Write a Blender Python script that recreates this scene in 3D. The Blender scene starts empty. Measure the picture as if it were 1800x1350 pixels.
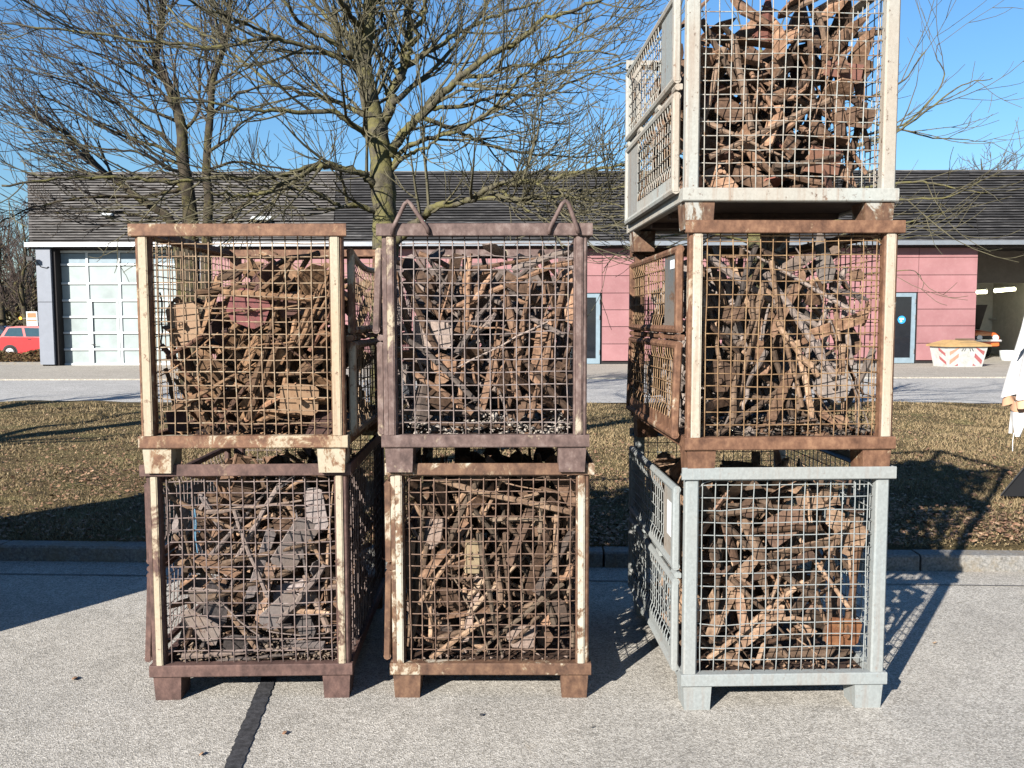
import bpy, math, random, time
import numpy as np
from mathutils import Vector, Matrix, Euler
R = math.radians
T0 = time.time()
sc = bpy.context.scene
col = sc.collection

# ------------------------------------------------------------------ camera, sky, sun, exposure
F_PX, CAM_H, PITCH, ROLL = 1503.6, 1.539, R(4.302), R(-0.131)
cam = bpy.data.cameras.new('camera'); cam_o = bpy.data.objects.new('camera', cam); col.objects.link(cam_o)
cam.sensor_width = 36.0; cam.lens = F_PX / 1800 * 36.0; cam.clip_start = 0.05; cam.clip_end = 2000
cam_o.location = (0, 0, CAM_H)
cam_o.rotation_euler = (Matrix.Rotation(math.pi/2 - PITCH, 3, 'X') @ Matrix.Rotation(ROLL, 3, 'Z')).to_euler()
sc.camera = cam_o
SUN_AZ, SUN_EL = R(34.5), R(25.2)          # shadows run SUN_AZ to the right of straight ahead
w = bpy.data.worlds.new('World'); sc.world = w; w.use_nodes = True
wn = w.node_tree; wn.nodes.clear()
sky = wn.nodes.new('ShaderNodeTexSky'); sky.sky_type = 'NISHITA'; sky.sun_disc = False
sky.sun_elevation = SUN_EL; sky.sun_rotation = math.pi + SUN_AZ
sky.altitude = 0; sky.air_density = 1.55; sky.dust_density = 0.0; sky.ozone_density = 10.0
bg = wn.nodes.new('ShaderNodeBackground'); bg.inputs[1].default_value = 0.055
wo = wn.nodes.new('ShaderNodeOutputWorld')
wn.links.new(sky.outputs[0], bg.inputs[0]); wn.links.new(bg.outputs[0], wo.inputs[0])
sun = bpy.data.lights.new('sun', 'SUN'); sun.energy = 5.0; sun.angle = R(0.53); sun.color = (1.0, 0.945, 0.87)
sun_o = bpy.data.objects.new('sun', sun); col.objects.link(sun_o)
ldir = Vector((math.sin(SUN_AZ)*math.cos(SUN_EL), math.cos(SUN_AZ)*math.cos(SUN_EL), -math.sin(SUN_EL)))
sun_o.rotation_euler = ldir.to_track_quat('-Z', 'Y').to_euler(); sun_o.location = (-8, -12, 10)
vs = sc.view_settings; vs.view_transform = 'Standard'; vs.look = 'None'; vs.gamma = 1.0; vs.exposure = 1.62
try: vs.use_curve_mapping = False
except Exception: pass

# ------------------------------------------------------------------ measuring: where a photo point lies at a known distance
def at(px, py, Y):
    u, v = px - 900.0, py - 675.0
    c, s = math.cos(-ROLL), math.sin(-ROLL); u, v = c*u - s*v, s*u + c*v
    c, s = math.cos(PITCH), math.sin(PITCH)
    x, yc = u/F_PX, -v/F_PX
    d = (x, c + yc*s, -s + yc*c); k = Y/d[1]
    return Vector((d[0]*k, Y, d[2]*k + CAM_H))

# ------------------------------------------------------------------ node materials
def lin(h):
    return tuple((((c/255)/12.92) if c/255 <= 0.04045 else (((c/255)+0.055)/1.055)**2.4) for c in h)
DIM = 0.83                                  # keeps base colours in step with the exposure above
class NT:
    def __init__(s, name):
        s.m = bpy.data.materials.new(name); s.m.use_nodes = True; s.t = s.m.node_tree
        s.b = s.t.nodes['Principled BSDF']; s.b.inputs['Specular IOR Level'].default_value = 0.3
    def n(s, typ, **kw):
        o = s.t.nodes.new(typ)
        for k, v in kw.items():
            if k.startswith('i_'):
                key = k[2:]; o.inputs[int(key) if key.isdigit() else key.replace('_', ' ')].default_value = v
            else: setattr(o, k, v)
        return o
    def l(s, a, b): s.t.links.new(a, b)
    def pos(s): return s.n('ShaderNodeNewGeometry').outputs['Position']
    def noise(s, co, scale, detail=5, rough=0.6, dist=0.0):
        o = s.n('ShaderNodeTexNoise'); o.inputs['Scale'].default_value = scale; o.inputs['Detail'].default_value = detail
        o.inputs['Roughness'].default_value = rough; o.inputs['Distortion'].default_value = dist
        s.l(co, o.inputs['Vector']); return o.outputs['Fac']
    def ramp(s, fac, stops, interp='LINEAR'):
        o = s.n('ShaderNodeValToRGB'); o.color_ramp.interpolation = interp; e = o.color_ramp.elements
        while len(e) > 1: e.remove(e[0])
        for i, (p, c) in enumerate(stops):
            q = e[0] if i == 0 else e.new(p)
            q.position = p; q.color = (*c, 1) if len(c) == 3 else c
        s.l(fac, o.inputs[0]); return o.outputs[0]
    def mix(s, fac, a, b, mode='MIX'):
        o = s.n('ShaderNodeMix', data_type='RGBA', blend_type=mode)
        for k, v in ((0, fac), (6, a), (7, b)):
            if hasattr(v, 'is_output'): s.l(v, o.inputs[k])
            else: o.inputs[k].default_value = v if k == 0 else (*v, 1)
        return o.outputs[2]
    def bump(s, h, strength=0.3, dist=0.005):
        o = s.n('ShaderNodeBump'); o.inputs['Strength'].default_value = strength; o.inputs['Distance'].default_value = dist
        s.l(h, o.inputs['Height']); s.l(o.outputs[0], s.b.inputs['Normal'])
    def base(s, c):
        if hasattr(c, 'is_output'):
            c = s.mix(1.0, c, (DIM,)*3, 'MULTIPLY'); s.l(c, s.b.inputs['Base Color'])
        else: s.b.inputs['Base Color'].default_value = (*c, 1)
        return s
    def set(s, rough=None, metal=None, spec=None):
        if rough is not None: s.b.inputs['Roughness'].default_value = rough
        if metal is not None: s.b.inputs['Metallic'].default_value = metal
        if spec is not None: s.b.inputs['Specular IOR Level'].default_value = spec
        return s
g01 = lambda a, b: [(a, (0, 0, 0)), (b, (1, 1, 1))]

def rusty(name, paint, amount, rust=((0.060, 0.022, 0.012), (0.170, 0.070, 0.034), (0.27, 0.125, 0.058)), scale=7.0, edge=0.018, dirt=0.42, pit=1.0):
    """flaking paint over rust; amount = share of the surface that still carries paint"""
    s = NT(name); p = s.pos()
    mp = s.n('ShaderNodeMapping'); s.l(p, mp.inputs[0]); mp.inputs['Location'].default_value = (random.uniform(0, 9), random.uniform(0, 9), random.uniform(0, 9))
    mp.inputs['Scale'].default_value = (1, 1, 0.75); co = mp.outputs[0]
    n1 = s.noise(co, scale, 10, 0.74, 0.5); n2 = s.noise(co, 26, 6, 0.7); n3 = s.noise(co, 2.2, 2, 0.5); n4 = s.noise(co, 95, 3, 0.6)
    c_r = s.ramp(n2, [(0.30, rust[0]), (0.52, rust[1]), (0.72, rust[2])])
    c_p = s.mix(s.ramp(n4, g01(0.35, 0.7)), tuple(0.82*c for c in paint), paint)
    c_p = s.mix(s.ramp(n3, [(0.35, (0, 0, 0)), (0.75, (dirt,)*3)]), c_p, (0.30, 0.18, 0.09))
    mr = s.n('ShaderNodeMapping'); s.l(co, mr.inputs[0]); mr.inputs['Scale'].default_value = (30, 30, 1.6)
    runs = s.ramp(s.noise(mr.outputs[0], 1.0, 4, 0.6), [(0.55, (0, 0, 0)), (0.74, (min(0.75, 0.2+dirt),)*3)])
    c_p = s.mix(runs, c_p, (0.17, 0.088, 0.045))
    t = 0.5 + (0.5 - amount)*0.42
    add = s.n('ShaderNodeMath', operation='MULTIPLY_ADD'); s.l(n3, add.inputs[0]); add.inputs[1].default_value = 0.30; s.l(n1, add.inputs[2])
    pits = s.ramp(s.noise(co, 42, 5, 0.75), [(0.60, (1, 1, 1)), (0.66, (1-0.85*pit,)*3)])
    fac = s.mix(1.0, s.ramp(add.outputs[0], g01(t+0.15-edge, t+0.15+edge)), pits, 'MULTIPLY')
    ring = s.ramp(add.outputs[0], [(t+0.15-edge*2.2, (0, 0, 0)), (t+0.15-edge*0.4, (0.6,)*3), (t+0.15+edge*1.2, (0, 0, 0))])
    c_m = s.mix(fac, c_r, c_p); c_y = tuple(0.55*a+0.45*q for a, q in zip(rust[2], (paint[0]*0.72, paint[1]*0.60, paint[2]*0.42)))
    s.base(s.mix(ring, c_m, c_y)); s.set(rough=0.72)
    hb = s.n('ShaderNodeMath', operation='MULTIPLY_ADD'); s.l(fac, hb.inputs[0]); hb.inputs[1].default_value = 0.5; s.l(n2, hb.inputs[2])
    s.bump(hb.outputs[0], 0.45, 0.003)
    return s.m

def scrap_mat(name, cols, alt, altp=0.25, rough=0.85):
    s = NT(name); tc = s.n('ShaderNodeTexCoord'); oi = s.n('ShaderNodeObjectInfo')
    ad = s.n('ShaderNodeVectorMath', operation='ADD'); s.l(s.pos(), ad.inputs[0]); s.l(oi.outputs['Random'], ad.inputs[1])
    co = ad.outputs[0]
    n1 = s.noise(co, 16, 7, 0.7); n2 = s.noise(co, 70, 4, 0.65); n3 = s.noise(co, 5, 2)
    c = s.ramp(n1, [(0.28, cols[0]), (0.5, cols[1]), (0.72, cols[2])])
    ra = s.ramp(oi.outputs['Random'], [(1-altp-0.06, (0, 0, 0)), (1-altp+0.02, (0.85,)*3)])
    c = s.mix(ra, c, alt)
    # brightness of each piece
    mul = s.n('ShaderNodeMath', operation='MULTIPLY'); s.l(oi.outputs['Random'], mul.inputs[0]); mul.inputs[1].default_value = 7.31
    fr = s.n('ShaderNodeMath', operation='FRACT'); s.l(mul.outputs[0], fr.inputs[0])
    c = s.mix(1.0, c, s.ramp(fr.outputs[0], [(0, (0.30,)*3), (0.5, (0.82,)*3), (1, (1.5,)*3)]), 'MULTIPLY')
    c = s.mix(1.0, c, s.ramp(n2, [(0.3, (0.6,)*3), (0.7, (1.25,)*3)]), 'MULTIPLY')
    s.base(c).set(rough=rough); s.bump(n2, 0.5, 0.004)
    return s.m

def plain(name, c, rough=0.6, metal=0, spec=0.3, var=0.12, scale=6, bump=0.0):
    s = NT(name)
    n = s.noise(s.pos(), scale, 5, 0.6)
    s.base(s.mix(s.ramp(n, g01(0.3, 0.7)), tuple(x*(1-var) for x in c), tuple(min(1, x*(1+var)) for x in c))).set(rough=rough, metal=metal, spec=spec)
    if bump: s.bump(n, bump, 0.01)
    return s.m

# ------------------------------------------------------------------ mesh building
class MB:
    def __init__(s): s.v = []; s.f = []
    def add(s, vs, fs):
        o = len(s.v); s.v += [tuple(v) for v in vs]; s.f += [tuple(i+o for i in f) for f in fs]; return s
    def box(s, x0, x1, y0, y1, z0, z1):
        return s.add([(x0,y0,z0),(x1,y0,z0),(x1,y1,z0),(x0,y1,z0),(x0,y0,z1),(x1,y0,z1),(x1,y1,z1),(x0,y1,z1)],
                     [(3,2,1,0),(4,5,6,7),(0,1,5,4),(1,2,6,5),(2,3,7,6),(3,0,4,7)])
    def cbox(s, x0, x1, y0, y1, z0, z1, c=0.004, axis='z'):
        """box with chamfered long edges"""
        def ring(a0, a1, b0, b1):
            return [(a0+c,b0),(a1-c,b0),(a1,b0+c),(a1,b1-c),(a1-c,b1),(a0+c,b1),(a0,b1-c),(a0,b0+c)]
        if axis == 'z': lo = [(a,b,z0) for a,b in ring(x0,x1,y0,y1)]; hi = [(a,b,z1) for a,b in ring(x0,x1,y0,y1)]
        elif axis == 'x': lo = [(x0,a,b) for a,b in ring(y0,y1,z0,z1)]; hi = [(x1,a,b) for a,b in ring(y0,y1,z0,z1)]
        else: lo = [(b,y1,a) for a,b in ring(z0,z1,x0,x1)]; hi = [(b,y0,a) for a,b in ring(z0,z1,x0,x1)]; lo, hi = hi, lo
        fs = [(i,(i+1)%8,(i+1)%8+8,i+8) for i in range(8)] + [tuple(range(7,-1,-1)), tuple(range(8,16))]
        if axis == 'y': fs = [tuple(reversed(f)) for f in fs]
        return s.add(lo+hi, fs)
    def tube(s, pts, rad, n=6, cap=True):
        pts = [tuple(p) for p in pts]; m = len(pts)
        if not hasattr(rad, '__len__'): rad = [rad]*m
        o = len(s.v); V = s.v; Fc = s.f
        px = None
        for i in range(m):
            a = pts[max(0, i-1)]; b = pts[min(m-1, i+1)]
            tx, ty, tz = b[0]-a[0], b[1]-a[1], b[2]-a[2]
            L = math.sqrt(tx*tx+ty*ty+tz*tz) or 1e-9; tx/=L; ty/=L; tz/=L
            if px is None:
                if abs(tz) < 0.8: px = (0.0, 0.0, 1.0)
                else: px = (1.0, 0.0, 0.0)
            d = px[0]*tx+px[1]*ty+px[2]*tz
            ux, uy, uz = px[0]-d*tx, px[1]-d*ty, px[2]-d*tz
            L = math.sqrt(ux*ux+uy*uy+uz*uz) or 1e-9; ux/=L; uy/=L; uz/=L; px = (ux, uy, uz)
            wx, wy, wz = ty*uz-tz*uy, tz*ux-tx*uz, tx*uy-ty*ux
            p = pts[i]; r = rad[i]
            for k in range(n):
                c, q = _CS[n][k]; c *= r; q *= r
                V.append((p[0]+c*ux+q*wx, p[1]+c*uy+q*wy, p[2]+c*uz+q*wz))
        for i in range(m-1):
            A = o+i*n; B = A+n
            for k in range(n):
                k2 = (k+1) % n
                Fc.append((A+k, A+k2, B+k2, B+k))
        if cap:
            Fc.append(tuple(o+k for k in range(n-1, -1, -1))); Fc.append(tuple(o+(m-1)*n+k for k in range(n)))
        return s
    def prism(s, poly, th, plane='xz', off=0.0):
        n = len(poly)
        if plane == 'xz': lo = [(a, off, b) for a, b in poly]; hi = [(a, off+th, b) for a, b in poly]
        elif plane == 'xy': lo = [(a, b, off+th) for a, b in poly]; hi = [(a, b, off) for a, b in poly]
        else: lo = [(off+th, a, b) for a, b in poly]; hi = [(off, a, b) for a, b in poly]
        return s.add(lo+hi, [tuple(range(n)), tuple(range(2*n-1, n-1, -1))] + [((i+1) % n, i, i+n, (i+1) % n+n) for i in range(n)])
    def lathe(s, prof, n=16, axis='z', c=(0,0,0)):
        o = []; m = len(prof)
        for r, z in prof:
            for k in range(n):
                a = 2*math.pi*k/n; x, y = r*math.cos(a), r*math.sin(a)
                p = (x, y, z) if axis == 'z' else (x, z, y) if axis == 'y' else (z, x, y)
                o.append((p[0]+c[0], p[1]+c[1], p[2]+c[2]))
        fs = [(i*n+k, i*n+(k+1) % n, (i+1)*n+(k+1) % n, (i+1)*n+k) for i in range(m-1) for k in range(n)]
        return s.add(o, fs + [tuple(range(n-1, -1, -1)), tuple((m-1)*n+k for k in range(n))])
    def xf(s, M):
        s.v = [tuple(M @ Vector(v)) for v in s.v]; return s
    def mesh(s, name, m=None, smooth=False):
        me = bpy.data.meshes.new(name); me.from_pydata(s.v, [], s.f)
        if m: me.materials.append(m)
        if smooth: me.polygons.foreach_set('use_smooth', [True]*len(me.polygons))
        me.update(); return me
    def build(s, name, m=None, parent=None, smooth=False, kind=None):
        return link(name, s.mesh(name, m, smooth), parent, kind)
_CS = {n: [(math.cos(2*math.pi*k/n), math.sin(2*math.pi*k/n)) for k in range(n)] for n in range(3, 17)}
def link(name, me, parent=None, kind=None):
    o = bpy.data.objects.new(name, me); col.objects.link(o)
    if parent is not None: o.parent = parent
    if kind: o['kind'] = kind
    return o
def empty(name, loc=(0,0,0), rz=0.0):
    o = bpy.data.objects.new(name, None); col.objects.link(o); o.location = loc; o.rotation_euler = (0, 0, rz); o.empty_display_size = 0.1; return o
def tag(o, label, cat, group=None):
    o['label'] = label; o['category'] = cat
    if group: o['group'] = group
    return o
def structure(o): o['kind'] = 'structure'; return o
def np_mesh(name, verts, faces, m, parent=None, kind=None):
    """verts (n,3), faces (k,3 or 4) arrays"""
    me = bpy.data.meshes.new(name); k = faces.shape[1]
    me.vertices.add(len(verts)); me.vertices.foreach_set('co', verts.astype(np.float32).ravel())
    me.loops.add(faces.size); me.loops.foreach_set('vertex_index', faces.astype(np.int32).ravel())
    me.polygons.add(len(faces)); me.polygons.foreach_set('loop_start', np.arange(0, faces.size, k, dtype=np.int32))
    me.update(calc_edges=True); me.validate()
    if m: me.materials.append(m)
    return link(name, me, parent, kind)
random.seed(7); rng = np.random.default_rng(7)

# ------------------------------------------------------------------ ground materials
def asphalt_mat(name, lo, mid, hi, cell=110, patch=0.14, warm=(1, 1, 1)):
    s = NT(name); p = s.pos()
    v = s.n('ShaderNodeTexVoronoi', feature='F1'); v.inputs['Scale'].default_value = cell; s.l(p, v.inputs['Vector'])
    sep = s.n('ShaderNodeSeparateColor'); s.l(v.outputs['Color'], sep.inputs[0])
    n1 = s.noise(p, cell*1.9, 3, 0.7); n2 = s.noise(p, 1.3, 5, 0.65); n3 = s.noise(p, 9, 4, 0.6); n4 = s.noise(p, 34, 4, 0.7)
    c = s.ramp(sep.outputs[0], [(0.0, lo), (0.22, tuple(0.75*x for x in mid)), (0.5, mid), (0.92, hi)])
    c = s.mix(1.0, c, s.ramp(n1, [(0.28, (0.66,)*3), (0.72, (1.22,)*3)]), 'MULTIPLY')
    c = s.mix(1.0, c, s.ramp(n2, [(0.3, (1-patch,)*3), (0.7, (1+patch,)*3)]), 'MULTIPLY')
    c = s.mix(1.0, c, s.ramp(n3, [(0.3, (0.9,)*3), (0.7, (1.08,)*3)]), 'MULTIPLY')
    c = s.mix(1.0, c, s.ramp(n4, [(0.3, (0.86,)*3), (0.7, (1.1,)*3)]), 'MULTIPLY')
    st = s.ramp(s.noise(p, 2.7, 6, 0.75, 0.6), [(0.62, (0, 0, 0)), (0.78, (0.4,)*3)])
    c = s.mix(st, c, (0.23, 0.17, 0.10))
    s.base(c).set(rough=0.9, spec=0.15)
    h = s.n('ShaderNodeMath', operation='ADD'); s.l(v.outputs['Distance'], h.inputs[0]); s.l(n1, h.inputs[1])
    s.bump(h.outputs[0], 0.55, 0.004)
    return s.m
m_asph = asphalt_mat('asphalt_worn', (0.225, 0.207, 0.176), (0.375, 0.35, 0.307), (0.49, 0.462, 0.412), 165)
m_road = asphalt_mat('road_far', (0.25, 0.24, 0.225), (0.37, 0.36, 0.338), (0.45, 0.435, 0.41), 60, 0.10)
m_pave = asphalt_mat('pavement_far', (0.23, 0.205, 0.17), (0.34, 0.31, 0.26), (0.42, 0.385, 0.33), 60, 0.10)
m_tar = plain('tar', (0.035, 0.035, 0.038), 0.75, var=0.5, scale=40, bump=0.4)
m_kerb = None
def kerb_mat():
    s = NT('kerb_granite'); p = s.pos()
    c = s.ramp(s.noise(p, 60, 5, 0.7), [(0.3, (0.08, 0.076, 0.07)), (0.5, (0.17, 0.165, 0.155)), (0.7, (0.27, 0.26, 0.24))])
    st = s.ramp(s.noise(p, 6, 5, 0.7), [(0.45, (0, 0, 0)), (0.7, (0.7,)*3)])
    c = s.mix(st, c, (0.17, 0.13, 0.075)); s.base(c).set(rough=0.9); s.bump(s.noise(p, 45, 5, 0.7), 0.6, 0.01); return s.m
m_kerb = kerb_mat()
def soil_mat():
    s = NT('lawn_soil'); p = s.pos()
    c = s.ramp(s.noise(p, 3.2, 6, 0.7), [(0.30, (0.050, 0.034, 0.018)), (0.48, (0.115, 0.085, 0.040)), (0.60, (0.15, 0.12, 0.055)), (0.72, (0.10, 0.105, 0.035))])
    c = s.mix(1.0, c, s.ramp(s.noise(p, 60, 4, 0.7), [(0.3, (0.5,)*3), (0.7, (1.3,)*3)]), 'MULTIPLY')
    s.base(c).set(rough=0.95, spec=0.1); s.bump(s.noise(p, 50, 5, 0.7), 1.0, 0.03); return s.m
m_soil = soil_mat()
def blade_mat(name, stops, scale=55):
    s = NT(name); c = s.ramp(s.noise(s.pos(), scale, 2, 0.5), stops)
    c2 = s.mix(s.ramp(s.noise(s.pos(), 1.6, 4, 0.65), [(0.55, (0, 0, 0)), (0.72, (0.55,)*3)]), c, (0.10, 0.105, 0.038)); s.base(c2).set(rough=0.8, spec=0.2); return s.m
m_grass = blade_mat('dry_grass', [(0.28, (0.10, 0.068, 0.036)), (0.45, (0.235, 0.170, 0.095)), (0.58, (0.185, 0.140, 0.070)), (0.72, (0.40, 0.32, 0.20))])
def leaf_mat():
    s = NT('dead_leaf'); s.base(s.ramp(s.noise(s.pos(), 26, 2, 0.5), [(0.28, (0.085, 0.045, 0.026)), (0.45, (0.17, 0.090, 0.052)), (0.58, (0.25, 0.150, 0.088)), (0.72, (0.40, 0.29, 0.19))])).set(rough=0.8); return s.m
m_leaf = leaf_mat()

# ------------------------------------------------------------------ ground
KS = -0.0465                                   # the kerb runs slightly askew to the picture
ky = lambda x: 5.115 + 0.13 + KS*(x) - 0.0
lawn_back = lambda x: 15.0 - 0.037*x
g = MB().add([(-900,-300,-0.42),(900,-300,-0.42),(900,1500,-0.42),(-900,1500,-0.42)], [(0,1,2,3)]).build('ground', m_soil); structure(g)
yard = MB().add([(-14,-9,0),(14,-9,0),(14,ky(14)+0.02,0),(-14,ky(-14)+0.02,0)], [(0,1,2,3)]).build('asphalt_yard', m_asph); structure(yard)
# lawn: a slightly uneven sheet
nx, ny = 150, 70
X = np.linspace(-16, 16, nx); gx, gt = np.meshgrid(X, np.linspace(0, 1, ny))
y0 = np.vectorize(ky)(gx) + 0.14; y1 = np.vectorize(lawn_back)(gx)
gy = y0 + (y1-y0)*gt
def lawn_h(x, y):
    return 0.088 + 0.012*np.sin(1.7*x+0.6*y) + 0.012*np.sin(2.9*y-0.8*x+1.0) + 0.008*np.sin(5.1*x+3.0*y)
gz = lawn_h(gx, gy)*np.clip(gt*6+0.75, 0, 1) + 0.0
V = np.stack([gx, gy, gz], -1).reshape(-1, 3)
idx = np.arange(nx*ny).reshape(ny, nx)
Fq = np.stack([idx[:-1,:-1], idx[:-1,1:], idx[1:,1:], idx[1:,:-1]], -1).reshape(-1, 4)
structure(np_mesh('lawn', V, Fq, m_soil))
road = MB().add([(-60,lawn_back(-60),0.082),(60,lawn_back(60),0.082),(60,20.9,0.082),(-60,20.9,0.082)], [(0,1,2,3)]).build('road', m_road); structure(road)
pv = MB().box(-60, 60, 20.9, 27.9, -0.3, 0.115).build('pavement', m_pave); structure(pv)
kb = empty('kerb', (0,0,0)); structure(kb)
x = -9.0; i = 0
while x < 9:
    L = random.uniform(0.92, 1.04); a = math.atan(KS)
    b = MB().cbox(0, L-0.012, 0, 0.145, -0.1, 0.1+random.uniform(-0.004, 0.004), 0.012, 'x')
    o = b.build('kerb_stone', m_kerb, kb); o.location = (x, ky(x)+random.uniform(-0.004, 0.004), 0); o.rotation_euler = (0, 0, a)
    x += L; i += 1
# gutter seam and the tar filled crack
def ragged_strip(name, pts, wd, z, m):
    b = MB(); vs = []
    for k in range(len(pts)-1):
        for t in np.linspace(0, 1, 40, endpoint=(k == len(pts)-2)):
            vs.append(Vector(pts[k]).lerp(Vector(pts[k+1]), t))
    L, Rr = [], []
    for k, p in enumerate(vs):
        d = (vs[min(k+1, len(vs)-1)]-vs[max(0, k-1)]).normalized(); n = Vector((-d.y, d.x))
        L.append(p + n*(wd/2*(1+random.uniform(-.11, .11)))); Rr.append(p - n*(wd/2*(1+random.uniform(-.11, .11))))
    n = len(vs); b.add([(q.x, q.y, z) for q in L]+[(q.x, q.y, z) for q in Rr], [(k, k+n, k+n+1, k+1) for k in range(n-1)])
    return structure(b.build(name, m))
ragged_strip('tar_strip', [(-0.93, 2.3), (-0.965, 2.84), (-1.045, 3.54), (-1.2, 4.9)], 0.062, 0.004, m_tar)
ragged_strip('gutter_seam', [(-9, ky(-9)-0.29), (0, ky(0)-0.28), (9, ky(9)-0.29)], 0.013, 0.005, plain('seam', (0.10, 0.095, 0.09), 0.9, var=0.4, scale=30))

# grass blades and leaf litter (uncountable)
def scatter(n, ymax_fn, bias):
    t = rng.random(n)**bias; x = rng.uniform(-1, 1, n)
    yy0 = 5.3; yy = yy0*np.exp(t*math.log(15.0/yy0)); xx = x*(0.62*yy + 0.5)
    ok = (yy > 5.115+0.13+KS*xx+0.15) & (yy < 15.0-0.037*xx-0.02)
    return xx[ok], yy[ok]
x, y = scatter(150000, None, 0.9); n = len(x); z = lawn_h(x, y)-0.004
clump = np.clip(0.5+0.9*np.sin(2.3*x+1.3*np.sin(1.7*y))*np.sin(1.9*y+0.8*np.sin(2.1*x))+0.35*np.sin(7.1*x+2)*np.sin(6.3*y), 0.05, 1.6)
hgt = rng.uniform(0.010, 0.034, n)*(1+0.25*(y/8))*(0.45+0.75*clump); wd = rng.uniform(0.0025, 0.005, n)*np.maximum(1, y/7); a = rng.uniform(0, 6.283, n); ln = rng.uniform(0.1, 1.5, n); la = rng.uniform(0, 6.283, n)
ca, sa = np.cos(a)*wd, np.sin(a)*wd
tipx = x+np.cos(la)*ln*hgt; tipy = y+np.sin(la)*ln*hgt
V = np.stack([np.stack([x-ca, y-sa, z], -1), np.stack([x+ca, y+sa, z], -1), np.stack([tipx, tipy, z+hgt], -1)], 1).reshape(-1, 3)
o = np_mesh('grass', V, np.arange(3*n).reshape(-1, 3), m_grass, kind='stuff'); tag(o, 'short dry winter grass covering the strip behind the cages', 'grass')
x, y = scatter(46000, None, 1.15)
dens = 0.5+0.5*np.sin(1.1*x+2.1*np.sin(0.9*y))*np.sin(0.7*y+0.4*x+1.2); keep = rng.random(len(x)) < (0.16+0.84*dens)*np.clip((11.0-y)/3.5, 0.10, 1); x = x[keep]; y = y[keep]
n = len(x); z = lawn_h(x, y)+rng.uniform(0.006, 0.032, n); s_ = rng.uniform(0.008, 0.024, n); a = rng.uniform(0, 6.283, n)
ux, uy = np.cos(a)*s_, np.sin(a)*s_; q = rng.uniform(-0.4, 0.7, (n, 4))*s_[:, None]; k = rng.uniform(0.45, 0.8, n)
V = np.stack([np.stack([x-ux, y-uy, z+q[:,0]], -1), np.stack([x+uy*k, y-ux*k, z+q[:,1]], -1), np.stack([x+ux, y+uy, z+q[:,2]], -1), np.stack([x-uy*k, y+ux*k, z+q[:,3]], -1)], 1).reshape(-1, 3)
o = np_mesh('leaf_litter', V, np.arange(4*n).reshape(-1, 4), m_leaf, kind='stuff'); tag(o, 'brown fallen leaves strewn over the lawn', 'leaves')
# longer blades hanging over the kerb
n = 9000; x = rng.uniform(-9, 9, n); y = 5.115+0.13+KS*x+0.13+np.abs(rng.normal(0, 0.05, n)); z = np.full(n, 0.088); k = np.clip(0.5+0.8*np.sin(3.1*x)*np.sin(1.3*x+1), 0.1, 1.4)
hgt = rng.uniform(0.012, 0.05, n)*k; wd = rng.uniform(0.002, 0.004, n)
V = np.stack([np.stack([x-wd, y, z], -1), np.stack([x+wd, y, z], -1), np.stack([x+rng.normal(0, 1, n)*hgt*0.7, y-rng.uniform(-0.2, 1.5, n)*hgt, z+hgt*rng.uniform(0.4, 1, n)], -1)], 1).reshape(-1, 3)
o = np_mesh('grass_fringe', V, np.arange(3*n).reshape(-1, 3), m_grass, kind='stuff'); tag(o, 'ragged fringe of dry grass along the kerb', 'grass')
# leaf and gravel crumbs lying on the asphalt
def crumb(px, py, s, m, lab, nm, cat):
    p = at(px, py, 3); d = p - Vector((0, 0, CAM_H)); k = -CAM_H/d.z; q = Vector((0, 0, CAM_H)) + d*k
    b = MB(); b.add([(-s, 0, 0.004), (-0.2*s, -0.5*s, 0.001), (0.9*s, -0.1*s, 0.3*s), (0.1*s, 0.5*s, 0.01), (0.1*s, 0.0, 0.5*s)], [(0,1,4), (1,2,4), (2,3,4), (3,0,4), (3,2,1,0)])
    o = b.build(nm, m); o.location = (q.x, q.y, 0.002); o.rotation_euler = (0, 0, random.uniform(0, 6)); tag(o, lab, cat)
crumb(500, 1291, 0.020, m_leaf, 'curled brown leaf on the asphalt right of the tar strip', 'dry_leaf', 'leaf')
crumb(354, 1328, 0.018, m_leaf, 'small brown leaf on the asphalt left of the tar strip near the bottom edge', 'dry_leaf', 'leaf')
crumb(131, 1195, 0.026, m_leaf, 'dark dried crumb on the asphalt left of the left stack', 'dry_leaf', 'leaf')
crumb(836, 1250, 0.011, m_tar, 'tiny dark stone on the asphalt in front of the middle stack', 'pebble', 'pebble')
crumb(846, 1259, 0.012, m_tar, 'second tiny dark stone just below the first, before the middle stack', 'pebble', 'pebble')
crumb(1041, 1281, 0.012, m_tar, 'tiny dark stone on the asphalt between the middle and right stacks', 'pebble', 'pebble')
crumb(1643, 1132, 0.022, m_leaf, 'brown leaf lying on sunlit asphalt right of the right stack', 'dry_leaf', 'leaf')

print('ground', time.time()-T0)
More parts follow.
